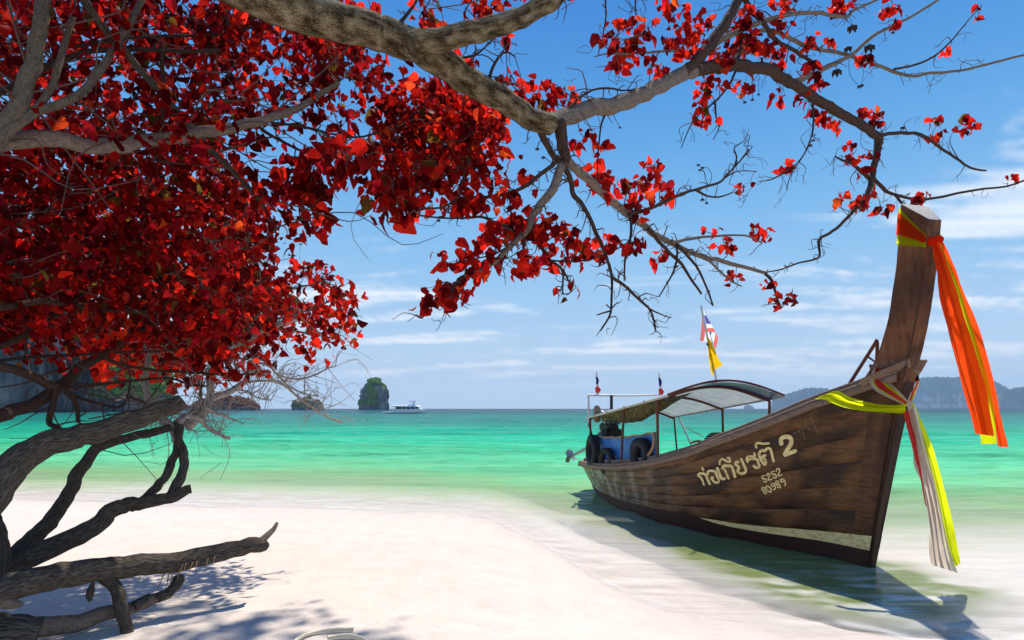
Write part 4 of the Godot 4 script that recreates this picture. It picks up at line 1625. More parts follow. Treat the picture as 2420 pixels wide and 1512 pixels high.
# flat pieces of bunting cut to an outline, bellied a little
func bunting(called: String, parent: Node3D, outline: Array, d: float, belly: float, m: Material) -> void:
	var poly := PackedVector2Array()
	for p in outline:
		poly.append(Vector2(1587.6 + p[0] * 0.125, 705.6 + p[1] * 0.125))
	var st := new_st()
	for i in Geometry2D.triangulate_polygon(poly):
		var p := poly[i]
		var dd := d + belly * sin((p.x - 1655.0) * 0.11)
		st.add_vertex(at(p.x, p.y, dd) - parent.position)
	part(called, st, m, parent)


func build_flags() -> void:
	var d := 11.1
	var o := thing("flagpole", "bent pole on the canopy flying a striped flag above a plain yellow one", "flag", at(1694, 897, d))
	var pole := pipe("pole", [at(1656, 722, d) - o.position, at(1665, 765, d) - o.position, at(1676, 818, d) - o.position, at(1686, 862, d) - o.position, at(1694, 908, d) - o.position], 0.017, mats.pale_pipe, o)
	for q in [[1673, 813], [1680, 838], [1685.5, 861]]:
		pipe("pole_lashing", [at(q[0] - 1, q[1] - 3, d) - o.position, at(q[0] + 0.5, q[1] + 3, d) - o.position], 0.024, mats.engine_black, pole)
	bunting("red_stripe", o, [[562, 170], [580, 330], [628, 610], [622, 705], [600, 803], [532, 795], [552, 640], [568, 400]], d + 0.05, 0.06, mats.cloth_red)
	bunting("white_stripe", o, [[628, 610], [650, 690], [668, 822], [600, 804], [622, 705]], d + 0.05, 0.06, mats.cloth_flag_white)
	bunting("white_stripe", o, [[566, 170], [600, 235], [645, 315], [610, 318]], d + 0.04, 0.05, mats.cloth_flag_white)
	bunting("blue_stripe", o, [[610, 318], [645, 315], [745, 480], [652, 474]], d + 0.04, 0.05, mats.cloth_flag_blue)
	bunting("white_stripe", o, [[652, 474], [745, 480], [785, 556], [665, 552]], d + 0.04, 0.05, mats.cloth_flag_white)
	bunting("red_stripe", o, [[665, 552], [785, 556], [825, 628], [660, 628]], d + 0.04, 0.05, mats.cloth_red)
	bunting("white_stripe", o, [[660, 628], [705, 628], [760, 830], [700, 745], [665, 690]], d + 0.03, 0.05, mats.cloth_flag_white)
	bunting("blue_stripe", o, [[705, 628], [755, 628], [735, 700], [800, 905], [760, 830]], d + 0.03, 0.05, mats.cloth_flag_blue)
	bunting("white_stripe", o, [[755, 628], [825, 628], [815, 720], [785, 850], [800, 905], [735, 700]], d + 0.03, 0.05, mats.cloth_flag_white)
	bunting("red_stripe", o, [[825, 628], [868, 730], [870, 800], [820, 972], [800, 905], [785, 850], [815, 720]], d + 0.03, 0.05, mats.cloth_red)
	bunting("yellow_flag", o, [[665, 690], [760, 830], [870, 1110], [770, 1105], [700, 900]], d - 0.06, 0.03, mats.cloth_gold)
	bunting("yellow_flag", o, [[770, 1105], [870, 1112], [962, 1255], [810, 1340]], d - 0.06, 0.03, mats.cloth_gold)
	bunting("yellow_flag", o, [[668, 700], [770, 1105], [805, 1345], [738, 1395], [700, 1150], [680, 900]], d - 0.04, 0.03, mats.cloth_gold)
	bunting("yellow_flag", o, [[738, 1400], [800, 1352], [772, 1472]], d - 0.04, 0.03, mats.cloth_gold)
	for f in [["small furled striped flag at the stern end of the pipe frame", 1412.0, 929.0, 1409.0, 878.0, 14.6], ["small furled striped flag at the canopy end of the pipe frame", 1562.0, 934.0, 1556.0, 880.0, 15.0]]:
		o = thing("small_flag", f[0], "flag", at(f[1], f[2], f[5]), "small furled flags on the stern pipe frame")
		pipe("stick", [at(f[1], f[2] + 2, f[5]) - o.position, at(f[3], f[4], f[5]) - o.position], 0.012, mats.pale_pipe, o)
		var k := 0
		for c in [[0.0, 0.30, mats.cloth_red, 0.055], [0.30, 0.42, mats.cloth_flag_white, 0.035], [0.42, 0.75, mats.cloth_flag_blue, 0.04], [0.75, 0.9, mats.cloth_flag_white, 0.028]]:
			k += 1
			var a := at(lerpf(f[1], f[3], c[0]), lerpf(f[2], f[4], c[0]), f[5])
			var b := at(lerpf(f[1], f[3], c[1]), lerpf(f[2], f[4], c[1]), f[5])
			var st := new_st()
			tube(st, PackedVector3Array([a - o.position, (a + b) * 0.5 - o.position + Vector3(0.02, 0, 0.01), b - o.position]), PackedFloat32Array([c[3] * 0.7, c[3], c[3] * 0.6]), 7, 0.5)
			part("furled_cloth", st, c[2], o)


# ------------------------------------------------------------------ limbs, twigs and leaves
var leaf_shapes: Array[Mesh] = []
var leaf_tex: ImageTexture


# a heart-shaped blade, stalk at the origin, tip along +y, folded along its midrib and curled
func leaf_mesh(fold: float, curl: float, skew: float, torn := 0.0) -> Mesh:
	var edge := [Vector2(0.10, -0.07), Vector2(0.28, -0.08), Vector2(0.43, 0.06), Vector2(0.47, 0.27), Vector2(0.40, 0.50), Vector2(0.24, 0.74), Vector2(0.09, 0.93)]
	var st := new_st()
	var rib := []
	for i in 8:
		var y := i / 7.0
		rib.append(Vector3(skew * y * y * 0.2, y, curl * (y - 0.3) * (y - 0.3)))
	for side in [1.0, -1.0]:
		var e := []
		for i in 7:
			var p: Vector2 = edge[i]
			p.x *= 1.0 - torn * maxf(0.0, sin(i * 2.7 + side * 1.3 + skew * 5.0))
			e.append(Vector3(p.x * side * (1.0 + 0.08 * sin(i * 2.1 + side)) + skew * p.y * p.y * 0.2, p.y, curl * (p.y - 0.3) * (p.y - 0.3) + fold * p.x + 0.05 * sin(p.y * 7.0 + side * 2.0 + skew * 9.0) * p.x * 2.0))
		for i in 7:
			var a: Vector3 = rib[i]
			var b: Vector3 = rib[i + 1]
			var tris := [[a, e[i], b]] if i == 6 else [[a, e[i], b], [e[i], e[i + 1], b]]
			for t in tris:
				for q in ([t[0], t[1], t[2]] if side > 0.0 else [t[0], t[2], t[1]]):
					st.set_uv(Vector2(q.x + 0.5, clampf(q.y, 0.0, 1.0)))
					st.add_vertex(q)
	st.index()
	st.generate_normals()
	return st.commit()


func limb(parent: Node3D, called: String, m: Material, d0: float, d1: float, w0: float, w1: float, pts: Array, store: Array, lump := 0.12, sides := 10) -> MeshInstance3D:
	var total := 0.0
	var acc := [0.0]
	for i in range(1, pts.size()):
		total += Vector2(pts[i][0], pts[i][1]).distance_to(Vector2(pts[i - 1][0], pts[i - 1][1]))
		acc.append(total)
	var p3 := PackedVector3Array()
	for i in pts.size():
		p3.append(at(pts[i][0], pts[i][1], lerpf(d0, d1, acc[i] / total)))
	var n := 5 if w0 > 14.0 else 3
	var c := curve(p3, n)
	var rr := PackedFloat32Array()
	for i in c.size():
		var k := float(i) / (c.size() - 1)
		var r := lerpf(w0, w1, k) * 0.5 / F * -c[i].z
		rr.append(r)
		if i > 0 and i < c.size() - 1:
			c[i] += Vector3(noise_b.get_noise_3dv(c[i] * 5.0), noise_b.get_noise_3dv(c[i] * 5.0 + Vector3(7, 0, 0)), noise_b.get_noise_3dv(c[i] * 5.0 + Vector3(0, 9, 0))) * minf(r * 0.5, 0.02)
	for i in c.size():
		store.append([c[i], rr[i]])
		c[i] -= parent.position
	var st := new_st()
	tube(st, c, rr, sides if w0 > 10.0 else 6, lump, 1.0 if w0 < 30.0 else 2.0, 1.0 / 0.35)
	return part(called, st, m, parent)


func limb_world(parent: Node3D, pts: Array, r0: float, r1: float, store: Array, called := "limb", m: Material = mats.pale_bark) -> void:
	var c := curve(PackedVector3Array(pts), 6)
	var rr := PackedFloat32Array()
	for i in c.size():
		rr.append(lerpf(r0, r1, float(i) / (c.size() - 1)))
		store.append([c[i], rr[i]])
		c[i] -= parent.position
	var st := new_st()
	tube(st, c, rr, 10, 0.08, 1.0, 2.5)
	part(called, st, m, parent)


# a thin crooked twig between two points
func twig(st: SurfaceTool, a: Vector3, b: Vector3, r0: float, r1: float, wander: float) -> void:
	var l := a.distance_to(b)
	var bend := Vector3(rng.randfn(), rng.randfn(), rng.randfn()) * l * wander * 0.14
	var kink := Vector3(rng.randfn(), rng.randfn(), rng.randfn()) * l * wander * 0.10
	var pts := PackedVector3Array([a, a.lerp(b, 0.36) + bend + Vector3(0, l * wander * 0.10, 0), a.lerp(b, 0.7) + bend * 0.6 + kink, b])
	pts = curve(pts, 1 if l < 0.07 else (2 if l < 0.25 else 3))
	var rr := PackedFloat32Array()
	for i in pts.size():
		rr.append(lerpf(r0, r1, float(i) / (pts.size() - 1)))
	tube(st, pts, rr, 4)


func add_leaf(leaves: Array, p: Vector3, size: float, tint: int) -> void:
	var y := Vector3(rng.randfn() * 0.7, -0.8 + rng.randfn() * 0.5, rng.randfn() * 0.7).normalized()
	var an := rng.randf() * TAU
	var z := Vector3(cos(an), rng.randfn() * 0.6, sin(an))
	var x := y.cross(z).normalized()
	z = x.cross(y)
	var s := size * rng.randf_range(0.55, 1.25)
	leaves.append([Transform3D(Basis(x * s * rng.randf_range(0.8, 1.1), y * s, z * s), p), tint, rng.randi() % 6, s])


func pick_tint(bright: float) -> int:  # sunlit and shaded leaves told apart by painted tint
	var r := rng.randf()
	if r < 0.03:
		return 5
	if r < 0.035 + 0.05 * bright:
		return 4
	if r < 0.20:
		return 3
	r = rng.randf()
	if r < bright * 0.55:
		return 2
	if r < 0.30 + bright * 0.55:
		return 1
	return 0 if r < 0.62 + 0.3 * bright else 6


func nearest(store: Array, p: Vector3) -> Array:
	var best := 1e9
	var found: Array = store[0]
	for s in store:
		var d: float = p.distance_squared_to(s[0])
		if d < best:
			best = d
			found = s
	return found


# leaves about a point, and the twig that carries them
func clump(st: SurfaceTool, store: Array, leaves: Array, base: Vector3, c: Vector3, n: int, size: float, spread: float, bright: float) -> void:
	var near := nearest(store, c)
	var a: Vector3 = near[0]
	var dist := a.distance_to(c)
	if dist < 1.7 and dist > 0.03:
		twig(st, a - base, c - base, minf(0.004 + dist * 0.006, near[1]), 0.0025, 0.8)
		if dist > 0.35 and store.size() < 6000:
			store.append([a.lerp(c, 0.6), 0.005])
	for i in n:
		var off := Vector3(rng.randfn(), rng.randfn() * 0.8, rng.randfn()) * spread * 0.55
		var p := c + off
		if n < 14 and rng.randf() < 0.5:
			twig(st, c - base, p - base, 0.002, 0.0015, 0.5)
		add_leaf(leaves, p, size, pick_tint(bright))


func finish_leaves(root: Node3D, leaves: Array) -> void:
	if leaf_shapes.is_empty():
		leaf_shapes = [leaf_mesh(0.3, 0.5, 0.3), leaf_mesh(-0.25, -0.8, -0.5, 0.25), leaf_mesh(0.75, 0.3, 0.2), leaf_mesh(0.15, 1.1, -0.3, 0.35), leaf_mesh(0.45, -0.5, 0.8, 0.5), leaf_mesh(1.1, 0.6, -0.6, 0.15)]
	var order := []
	for i in leaves.size():
		var p: Vector3 = leaves[i][0].origin
		var px := CX + p.x / -p.z * F
		var py := CY - (p.y - EYE) / -p.z * F
		var seen: float = leaves[i][3] / -p.z if px > -10 and px < 2430 and py > -20 and py < 1512 and p.z < -0.5 else 0.0
		order.append([seen, i])
	order.sort_custom(func(a, b): return a[0] > b[0])
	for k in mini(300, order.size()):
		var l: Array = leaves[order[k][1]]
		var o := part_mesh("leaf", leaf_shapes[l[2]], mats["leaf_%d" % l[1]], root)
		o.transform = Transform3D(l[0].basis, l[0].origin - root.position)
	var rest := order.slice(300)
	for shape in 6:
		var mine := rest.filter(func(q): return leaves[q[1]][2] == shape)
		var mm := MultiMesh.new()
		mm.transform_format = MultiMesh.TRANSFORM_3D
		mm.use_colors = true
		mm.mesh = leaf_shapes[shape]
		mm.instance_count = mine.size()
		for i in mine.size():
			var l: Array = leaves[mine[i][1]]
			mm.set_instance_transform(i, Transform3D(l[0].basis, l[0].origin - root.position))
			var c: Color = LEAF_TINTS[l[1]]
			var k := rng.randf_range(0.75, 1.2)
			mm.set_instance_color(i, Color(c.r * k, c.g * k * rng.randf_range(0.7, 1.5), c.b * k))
		var mi := MultiMeshInstance3D.new()
		mi.name = "foliage"
		mi.multimesh = mm
		mi.material_override = mats.leaves
		mi.set_meta("kind", "stuff")
		root.add_child(mi, true)


# ------------------------------------------------------------------ dead grey tree on the sand at the left
func build_dead_tree() -> void:
	var o := thing("dead_tree", "bleached dead tree with bare crooked limbs reaching right over the sand", "tree", at(-90, 1440, 4.6))
	var s := []
	limb(o, "limb", mats.grey_bark, 4.3, 5.2, 92, 38, [[-170, 1250], [-60, 1205], [0, 1140], [42, 1092], [100, 1050], [200, 1028], [330, 990], [432, 948]], s, 0.10, 16)
	limb(o, "limb", mats.grey_bark, 4.9, 6.0, 44, 18, [[-30, 1390], [20, 1335], [70, 1280], [118, 1235], [152, 1190], [172, 1140], [205, 1085], [238, 1053], [310, 1034], [405, 1010]], s, 0.12, 14)
	limb(o, "limb", mats.grey_bark, 4.7, 5.6, 60, 22, [[-120, 1420], [-30, 1365], [60, 1322], [150, 1280], [235, 1238], [268, 1205], [330, 1188], [400, 1172], [452, 1155]], s, 0.10, 14)
	limb(o, "limb", mats.grey_bark, 5.42, 6.0, 22, 15, [[310, 1200], [350, 1170], [395, 1120], [412, 1078], [424, 1040], [428, 1005]], s)
	limb(o, "limb", mats.grey_bark, 5.54, 6.0, 24, 16, [[400, 1172], [424, 1135], [436, 1105], [432, 1065], [422, 1030], [420, 1000]], s)
	limb(o, "limb", mats.grey_bark, 3.7, 5.85, 76, 32, [[-160, 1440], [-60, 1415], [40, 1385], [120, 1366], [240, 1346], [330, 1338], [420, 1327], [520, 1305], [600, 1288], [622, 1284]], s, 0.09, 18)
	limb(o, "limb", mats.pale_bark, 5.75, 6.05, 22, 8, [[592, 1290], [620, 1274], [640, 1256], [655, 1236]], s)
	limb(o, "prop_limb", mats.grey_bark, 4.86, 4.80, 34, 27, [[228, 1352], [256, 1374], [277, 1405], [291, 1445], [300, 1490], [306, 1545]], s)
	limb(o, "limb", mats.grey_bark, 4.9, 4.8, 34, 40, [[-30, 1180], [-12, 1240], [4, 1290], [10, 1340]], s)
	limb(o, "stub", mats.pale_bark, 4.0, 4.2, 40, 14, [[-40, 1420], [0, 1425], [30, 1430], [48, 1428]], s)
	# the stump out of sight to the left from which they all grow
	for q in [[Vector3(-4.25, 0.05, -4.35), Vector3(-4.15, 0.65, -4.33), at(-170, 1250, 4.3), at(-120, 1228, 4.36)], [Vector3(-4.25, 0.1, -4.4), Vector3(-4.2, 0.45, -4.35), at(-160, 1440, 3.7), at(-110, 1428, 3.84)], [Vector3(-4.3, 0.15, -4.45), Vector3(-4.22, 0.5, -4.6), at(-120, 1420, 4.7), at(-80, 1395, 4.76)], [Vector3(-4.3, 0.15, -4.5), Vector3(-4.2, 0.5, -4.75), at(-30, 1390, 4.9), at(-8, 1368, 4.93)], [Vector3(-4.25, 0.2, -4.6), Vector3(-4.2, 0.6, -4.8), at(10, 1340, 4.8)]]:
		limb_world(o, q, 0.20, 0.085, s, "trunk", mats.grey_bark)
	# bare sun-bleached branches beyond
	var w: StandardMaterial3D = mats.dead_wood
	limb(o, "branch", w, 6.0, 7.2, 24, 10, [[418, 1040], [416, 1005], [458, 978], [484, 956], [512, 937], [540, 926], [569, 909], [582, 898], [593, 853]], s)
	limb(o, "branch", w, 6.2, 7.2, 22, 11, [[440, 1008], [470, 985], [495, 952], [499, 894], [512, 860], [540, 826], [587, 800], [640, 772], [700, 755]], s)
	limb(o, "branch", w, 7.2, 7.8, 7, 3, [[593, 853], [634, 864], [657, 886], [681, 911], [720, 930], [752, 936]], s)
	limb(o, "branch", w, 7.0, 8.0, 9, 4, [[587, 877], [625, 883], [653, 901], [681, 916], [709, 943], [737, 961], [765, 980], [807, 999]], s)
	limb(o, "branch", w, 7.0, 7.4, 7, 4, [[582, 903], [625, 900], [657, 903]], s)
	limb(o, "branch", w, 6.0, 6.3, 13, 7, [[424, 1000], [440, 986], [469, 988], [484, 1005], [516, 1024], [544, 1036]], s)
	limb(o, "branch", w, 6.2, 6.6, 8, 4, [[480, 961], [512, 976], [530, 982], [557, 994]], s)
	limb(o, "branch", w, 6.1, 6.4, 15, 10, [[405, 1010], [380, 990], [350, 950], [345, 890], [352, 840], [338, 800]], s)
	limb(o, "branch", w, 6.0, 6.6, 12, 6, [[410, 1005], [360, 968], [330, 945], [300, 938], [276, 945]], s)
	limb(o, "branch", w, 6.3, 6.9, 10, 4, [[458, 978], [476, 940], [470, 900], [492, 880], [520, 874]], s)
	limb(o, "branch", w, 7.3, 8.0, 6, 3, [[657, 886], [700, 896], [740, 888], [775, 870], [793, 866]], s)
	limb(o, "branch", w, 7.0, 7.3, 6, 3, [[540, 926], [560, 920], [585, 926], [610, 940], [640, 946]], s)
	var st := new_st()
	for k in 270:
		var q: Array = s[rng.randi_range(int(s.size() * 0.70), s.size() - 1)]
		var l := rng.randf_range(0.12, 0.55)
		var dir := Vector3(rng.randfn() + 0.5, rng.randfn() * 0.8 + 0.15, rng.randfn() * 0.6).normalized()
		var a: Vector3 = q[0] - o.position
		twig(st, a, a + dir * l, 0.005, 0.002, 1.2)
		if rng.randf() < 0.6:
			var m := a + dir * l * 0.6
			twig(st, m, m + (dir + Vector3(rng.randfn(), rng.randfn(), rng.randfn()) * 0.7).normalized() * l * 0.5, 0.003, 0.0015, 1.0)
	var tw := part("twigs", st, w, o)
	tw.set_meta("kind", "stuff")
	# fibres of bark torn loose under the lowest limb
	for f in [[405, 1338, 395, 1375], [412, 1336, 402, 1392], [428, 1334, 420, 1372], [433, 1333, 421, 1366], [440, 1331, 436, 1352], [456, 1328, 448, 1360], [466, 1326, 462, 1349], [492, 1318, 488, 1344], [508, 1316, 505, 1332], [340, 1342, 326, 1378], [398, 1340, 370, 1396], [404, 1340, 386, 1402]]:
		st = new_st()
		var a := at(f[0], f[1], 5.24) - o.position
		var b := at(f[2], f[3], 5.24) - o.position
		twig(st, a, b, 0.006, 0.002, 0.3)
		part("bark_fibre", st, mats.rope_fibre, o)
	# a husk hangs below it
	var h := thing("seed_husk", "grey pointed husk hanging by a thread under the lowest dead limb", "husk", at(214, 1395, 4.74))
	st = new_st()
	tube(st, PackedVector3Array([at(222, 1368, 4.74) - h.position, at(220, 1378, 4.74) - h.position, at(215, 1395, 4.74) - h.position, at(212, 1410, 4.74) - h.position, at(212, 1421, 4.74) - h.position]), PackedFloat32Array([0.006, 0.012, 0.027, 0.030, 0.012]), 9, 0.25, 1.0, 3.0)
	part("husk", st, mats.grey_bark, h)
	st = new_st()
	twig(st, at(222, 1368, 4.74) - h.position, at(223, 1352, 4.74) - h.position, 0.003, 0.003, 0.2)
	part("thread", st, mats.rope_fibre, h)
	# driftwood half sunk in the sand
	var dr := thing("driftwood", "long smooth driftwood branch lying half buried below the dead limbs", "driftwood", at(150, 1480, 4.6))
	limb(dr, "stem", mats.pale_bark, 4.42, 5.2, 54, 16, [[40, 1492], [110, 1480], [180, 1470], [250, 1450], [330, 1427], [380, 1414], [402, 1404]], [], 0.08, 14)
	limb(dr, "knee", mats.grey_bark, 5.1, 5.35, 20, 26, [[372, 1416], [396, 1402], [410, 1386], [423, 1366]], [], 0.1, 12)
	limb(dr, "snag", mats.grey_bark, 4.95, 5.1, 22, 16, [[318, 1432], [335, 1420], [352, 1410]], [], 0.1, 10)
	var log := thing("log", "rough barked log end lying in the bottom left corner", "log", at(20, 1500, 4.35))
	limb(log, "trunk", mats.grey_bark, 4.2, 4.4, 110, 88, [[-120, 1500], [-40, 1500], [30, 1502], [88, 1506]], [], 0.08, 18)


# ------------------------------------------------------------------ the red-leaved tree that fills the left of the view
func build_left_tree() -> void:
	var o := thing("red_leaf_tree", "broad tree dense with heart-shaped red leaves filling the upper left", "tree", Vector3(-4.9, 0.35, -4.2))
	var s := []
	var st := new_st()
	tube(st, curve(PackedVector3Array([Vector3(0, -0.4, 0), Vector3(0.1, 0.8, 0.1), Vector3(0.5, 1.9, 0.2), Vector3(1.0, 2.7, 0.5), at(-60, 372, 3.25) - o.position]), 5), PackedFloat32Array(range(21).map(func(i): return lerpf(0.24, 0.09, i / 20.0))), 16, 0.1, 2.0, 2.5)
	part("trunk", st, mats.lichen_bark, o)
	limb(o, "limb", mats.mid_bark, 3.25, 3.4, 44, 30, [[-60, 372], [-10, 335], [35, 270], [62, 210], [84, 120], [97, 40], [106, -50]], s, 0.05, 14)
	limb(o, "limb", mats.pale_bark, 3.25, 4.4, 46, 12, [[-60, 360], [0, 338], [60, 328], [140, 332], [250, 345], [330, 338], [420, 322], [520, 308], [600, 290], [670, 270], [720, 245], [800, 195]], s, 0.05, 14)
	limb(o, "limb", mats.mid_bark, 3.2, 3.8, 24, 13, [[-20, 345], [20, 312], [90, 262], [160, 238], [205, 205], [236, 170], [270, 110], [310, 50], [350, -30]], s, 0.05)
	limb(o, "limb", mats.mid_bark, 3.3, 3.6, 20, 13, [[40, 300], [80, 262], [108, 225], [128, 190], [150, 120], [170, 40], [178, -30]], s, 0.05)
	limb(o, "limb", mats.grey_bark, 3.4, 4.6, 22, 9, [[180, -30], [212, 20], [255, 75], [300, 125], [345, 180], [390, 230], [430, 275], [475, 325], [530, 385], [580, 435], [620, 485], [652, 545]], s, 0.06)
	limb(o, "limb", mats.dark_bark, 3.4, 4.2, 16, 8, [[-20, 230], [60, 190], [130, 150], [220, 120], [330, 118], [450, 120], [520, 118]], s)
	limb(o, "limb", mats.dark_bark, 3.6, 4.6, 9, 5, [[180, 110], [300, 90], [420, 84], [540, 80], [640, 50]], s)
	limb(o, "limb", mats.dark_bark, 3.8, 4.8, 10, 4, [[390, 210], [385, 260], [380, 330], [372, 380], [350, 440]], s)
	limb(o, "limb", mats.dark_bark, 3.9, 4.6, 11, 5, [[380, 110], [384, 150], [388, 210], [405, 225], [450, 260], [470, 300]], s)
	limb(o, "limb", mats.dark_bark, 4.2, 4.8, 7, 4, [[640, 290], [720, 300], [800, 320], [860, 322], [940, 300]], s)
	limb(o, "limb", mats.dark_bark, 4.2, 5.0, 9, 4, [[600, 290], [640, 320], [700, 350], [760, 372], [830, 370]], s)
	limb(o, "limb", mats.dark_bark, 4.4, 6.0, 12, 6, [[-30, 640], [60, 648], [140, 654], [230, 664], [320, 680], [420, 690]], s)
	limb(o, "limb", mats.dark_bark, 4.6, 6.4, 18, 7, [[-30, 730], [50, 720], [120, 712], [240, 730], [350, 735], [450, 728], [560, 700], [640, 650]], s)
	limb(o, "limb", mats.dark_bark, 4.8, 6.5, 11, 5, [[-30, 560], [80, 590], [200, 600], [330, 590], [450, 560], [560, 520], [620, 500]], s)
	limb(o, "limb", mats.dark_bark, 5.0, 6.3, 16, 6, [[-40, 840], [60, 790], [130, 745], [200, 690], [260, 640], [330, 560]], s)
	# lower dark boughs
	limb(o, "limb", mats.dark_bark, 4.5, 6.6, 36, 9, [[-60, 1010], [0, 983], [75, 955], [135, 918], [190, 868], [245, 838], [300, 800], [360, 765], [430, 720]], s, 0.08)
	limb(o, "limb", mats.dark_bark, 4.6, 5.2, 20, 22, [[-40, 858], [0, 867], [62, 882], [135, 918]], s, 0.08)
	limb(o, "limb", mats.dark_bark, 5.2, 6.6, 10, 5, [[135, 918], [180, 914], [240, 908], [281, 903], [394, 893], [450, 908], [510, 916]], s)
	limb(o, "limb", mats.dark_bark, 5.6, 6.8, 9, 4, [[244, 845], [300, 864], [375, 876], [454, 880], [520, 884], [600, 884]], s)
	limb(o, "limb", mats.dark_bark, 5.0, 6.4, 9, 5, [[-30, 858], [60, 845], [180, 838], [300, 832], [420, 826], [520, 800]], s)
	limb(o, "limb", mats.dark_bark, 5.2, 5.1, 16, 12, [[140, 915], [130, 935], [122, 975], [119, 1000], [138, 1010]], s, 0.1)
	limb(o, "limb", mats.dark_bark, 5.2, 5.2, 15, 9, [[150, 918], [168, 936], [180, 955], [184, 975], [186, 998]], s, 0.1)
	limb(o, "limb", mats.dark_bark, 5.3, 5.5, 8, 4, [[165, 930], [220, 950], [280, 962], [300, 940], [308, 900], [300, 850]], s)
	limb(o, "limb", mats.dark_bark, 5.4, 6.4, 7, 3, [[190, 868], [120, 880], [60, 905], [0, 915]], s)
	limb(o, "limb", mats.dark_bark, 5.6, 6.6, 7, 3, [[300, 935], [350, 960], [290, 975], [210, 990]], s)
	# the far right lobe, pale thin branches
	limb(o, "limb", mats.pale_bark, 6.6, 8.6, 9, 4, [[430, 800], [500, 780], [580, 770], [660, 752], [720, 735], [770, 715], [800, 690]], s)
	limb(o, "limb", mats.pale_bark, 7.0, 8.6, 6, 3, [[580, 745], [640, 705], [700, 680], [750, 670], [790, 650]], s)
	limb(o, "limb", mats.pale_bark, 7.0, 8.8, 6, 3, [[600, 770], [680, 780], [740, 790], [790, 800]], s)
	var twigs := new_st()
	var leaves := []
	# parts of the crown: outline, clumps, nearest and farthest distance, leaves in a clump, leaf length, spread, sun or inner shade put into the tint
	var zones := [
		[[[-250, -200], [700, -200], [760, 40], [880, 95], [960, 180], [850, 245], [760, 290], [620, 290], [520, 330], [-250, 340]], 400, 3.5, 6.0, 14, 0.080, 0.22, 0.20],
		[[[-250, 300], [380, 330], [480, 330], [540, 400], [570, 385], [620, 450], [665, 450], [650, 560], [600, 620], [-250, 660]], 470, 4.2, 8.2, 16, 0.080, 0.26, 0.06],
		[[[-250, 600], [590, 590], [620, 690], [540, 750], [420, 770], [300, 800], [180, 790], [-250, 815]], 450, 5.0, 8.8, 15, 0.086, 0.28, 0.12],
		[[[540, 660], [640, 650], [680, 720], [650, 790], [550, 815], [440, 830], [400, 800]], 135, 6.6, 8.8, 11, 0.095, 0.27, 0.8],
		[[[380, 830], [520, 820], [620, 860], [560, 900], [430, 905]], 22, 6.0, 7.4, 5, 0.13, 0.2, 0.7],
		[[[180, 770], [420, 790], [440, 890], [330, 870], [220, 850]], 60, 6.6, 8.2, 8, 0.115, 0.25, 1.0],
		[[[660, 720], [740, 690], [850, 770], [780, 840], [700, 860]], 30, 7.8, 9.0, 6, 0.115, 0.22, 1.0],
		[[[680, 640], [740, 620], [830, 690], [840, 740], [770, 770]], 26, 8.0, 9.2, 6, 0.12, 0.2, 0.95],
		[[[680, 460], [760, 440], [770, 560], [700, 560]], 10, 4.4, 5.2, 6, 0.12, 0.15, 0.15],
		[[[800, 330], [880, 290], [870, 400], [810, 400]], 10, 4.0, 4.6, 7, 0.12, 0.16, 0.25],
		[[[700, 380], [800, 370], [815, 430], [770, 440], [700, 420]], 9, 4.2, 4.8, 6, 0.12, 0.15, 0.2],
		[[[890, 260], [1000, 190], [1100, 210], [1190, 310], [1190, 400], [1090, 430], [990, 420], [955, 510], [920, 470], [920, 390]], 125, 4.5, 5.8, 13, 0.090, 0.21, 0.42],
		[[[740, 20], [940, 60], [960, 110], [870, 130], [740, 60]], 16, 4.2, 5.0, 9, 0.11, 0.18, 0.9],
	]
	for z in zones:
		var poly := PackedVector2Array()
		var box := Rect2(z[0][0][0], z[0][0][1], 0, 0)
		for p in z[0]:
			poly.append(Vector2(p[0], p[1]))
			box = box.expand(Vector2(p[0], p[1]))
		var made := 0
		while made < z[1]:
			var q := Vector2(rng.randf_range(box.position.x, box.end.x), rng.randf_range(box.position.y, box.end.y))
			if not Geometry2D.is_point_in_polygon(q, poly):
				continue
			made += 1
			if noise_a.get_noise_2d(q.x * 0.011, q.y * 0.014) < -0.28 and q.y < 420.0:
				continue
			var dep := lerpf(z[2], z[3], rng.randf())
			if q.x > 460.0 and q.y < 330.0:
				dep = maxf(dep, rng.randf_range(4.2, 5.4))
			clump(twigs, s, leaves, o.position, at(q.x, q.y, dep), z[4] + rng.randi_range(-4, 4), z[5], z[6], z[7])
	for q in [[905, 480, 8], [950, 510, 8], [965, 480, 7], [930, 440, 8], [740, 625, 3], [790, 672, 3], [830, 710, 4], [722, 640, 2], [600, 868, 4], [842, 768, 2], [470, 886, 4], [455, 900, 3], [625, 845, 6], [780, 800, 2]]:
		var dep := 4.3 if q[1] < 600 else 7.6
		clump(twigs, s, leaves, o.position, at(q[0], q[1], dep), q[2], 0.125, 0.12, 0.6)
	# unseen boughs and leaves added above the view to dapple the sand
	limb_world(o, [Vector3(-4.55, 2.4, -4.5), Vector3(-4.5, 4.6, -5.0), Vector3(-4.1, 6.4, -6.2), Vector3(-2.9, 8.6, -8.8), Vector3(-1.6, 9.6, -10.8), Vector3(-0.4, 10.2, -12.0)], 0.10, 0.03, s)
	limb_world(o, [Vector3(-2.9, 8.6, -8.8), Vector3(-3.0, 9.4, -10.2), Vector3(-3.2, 10.2, -11.6)], 0.05, 0.02, s)
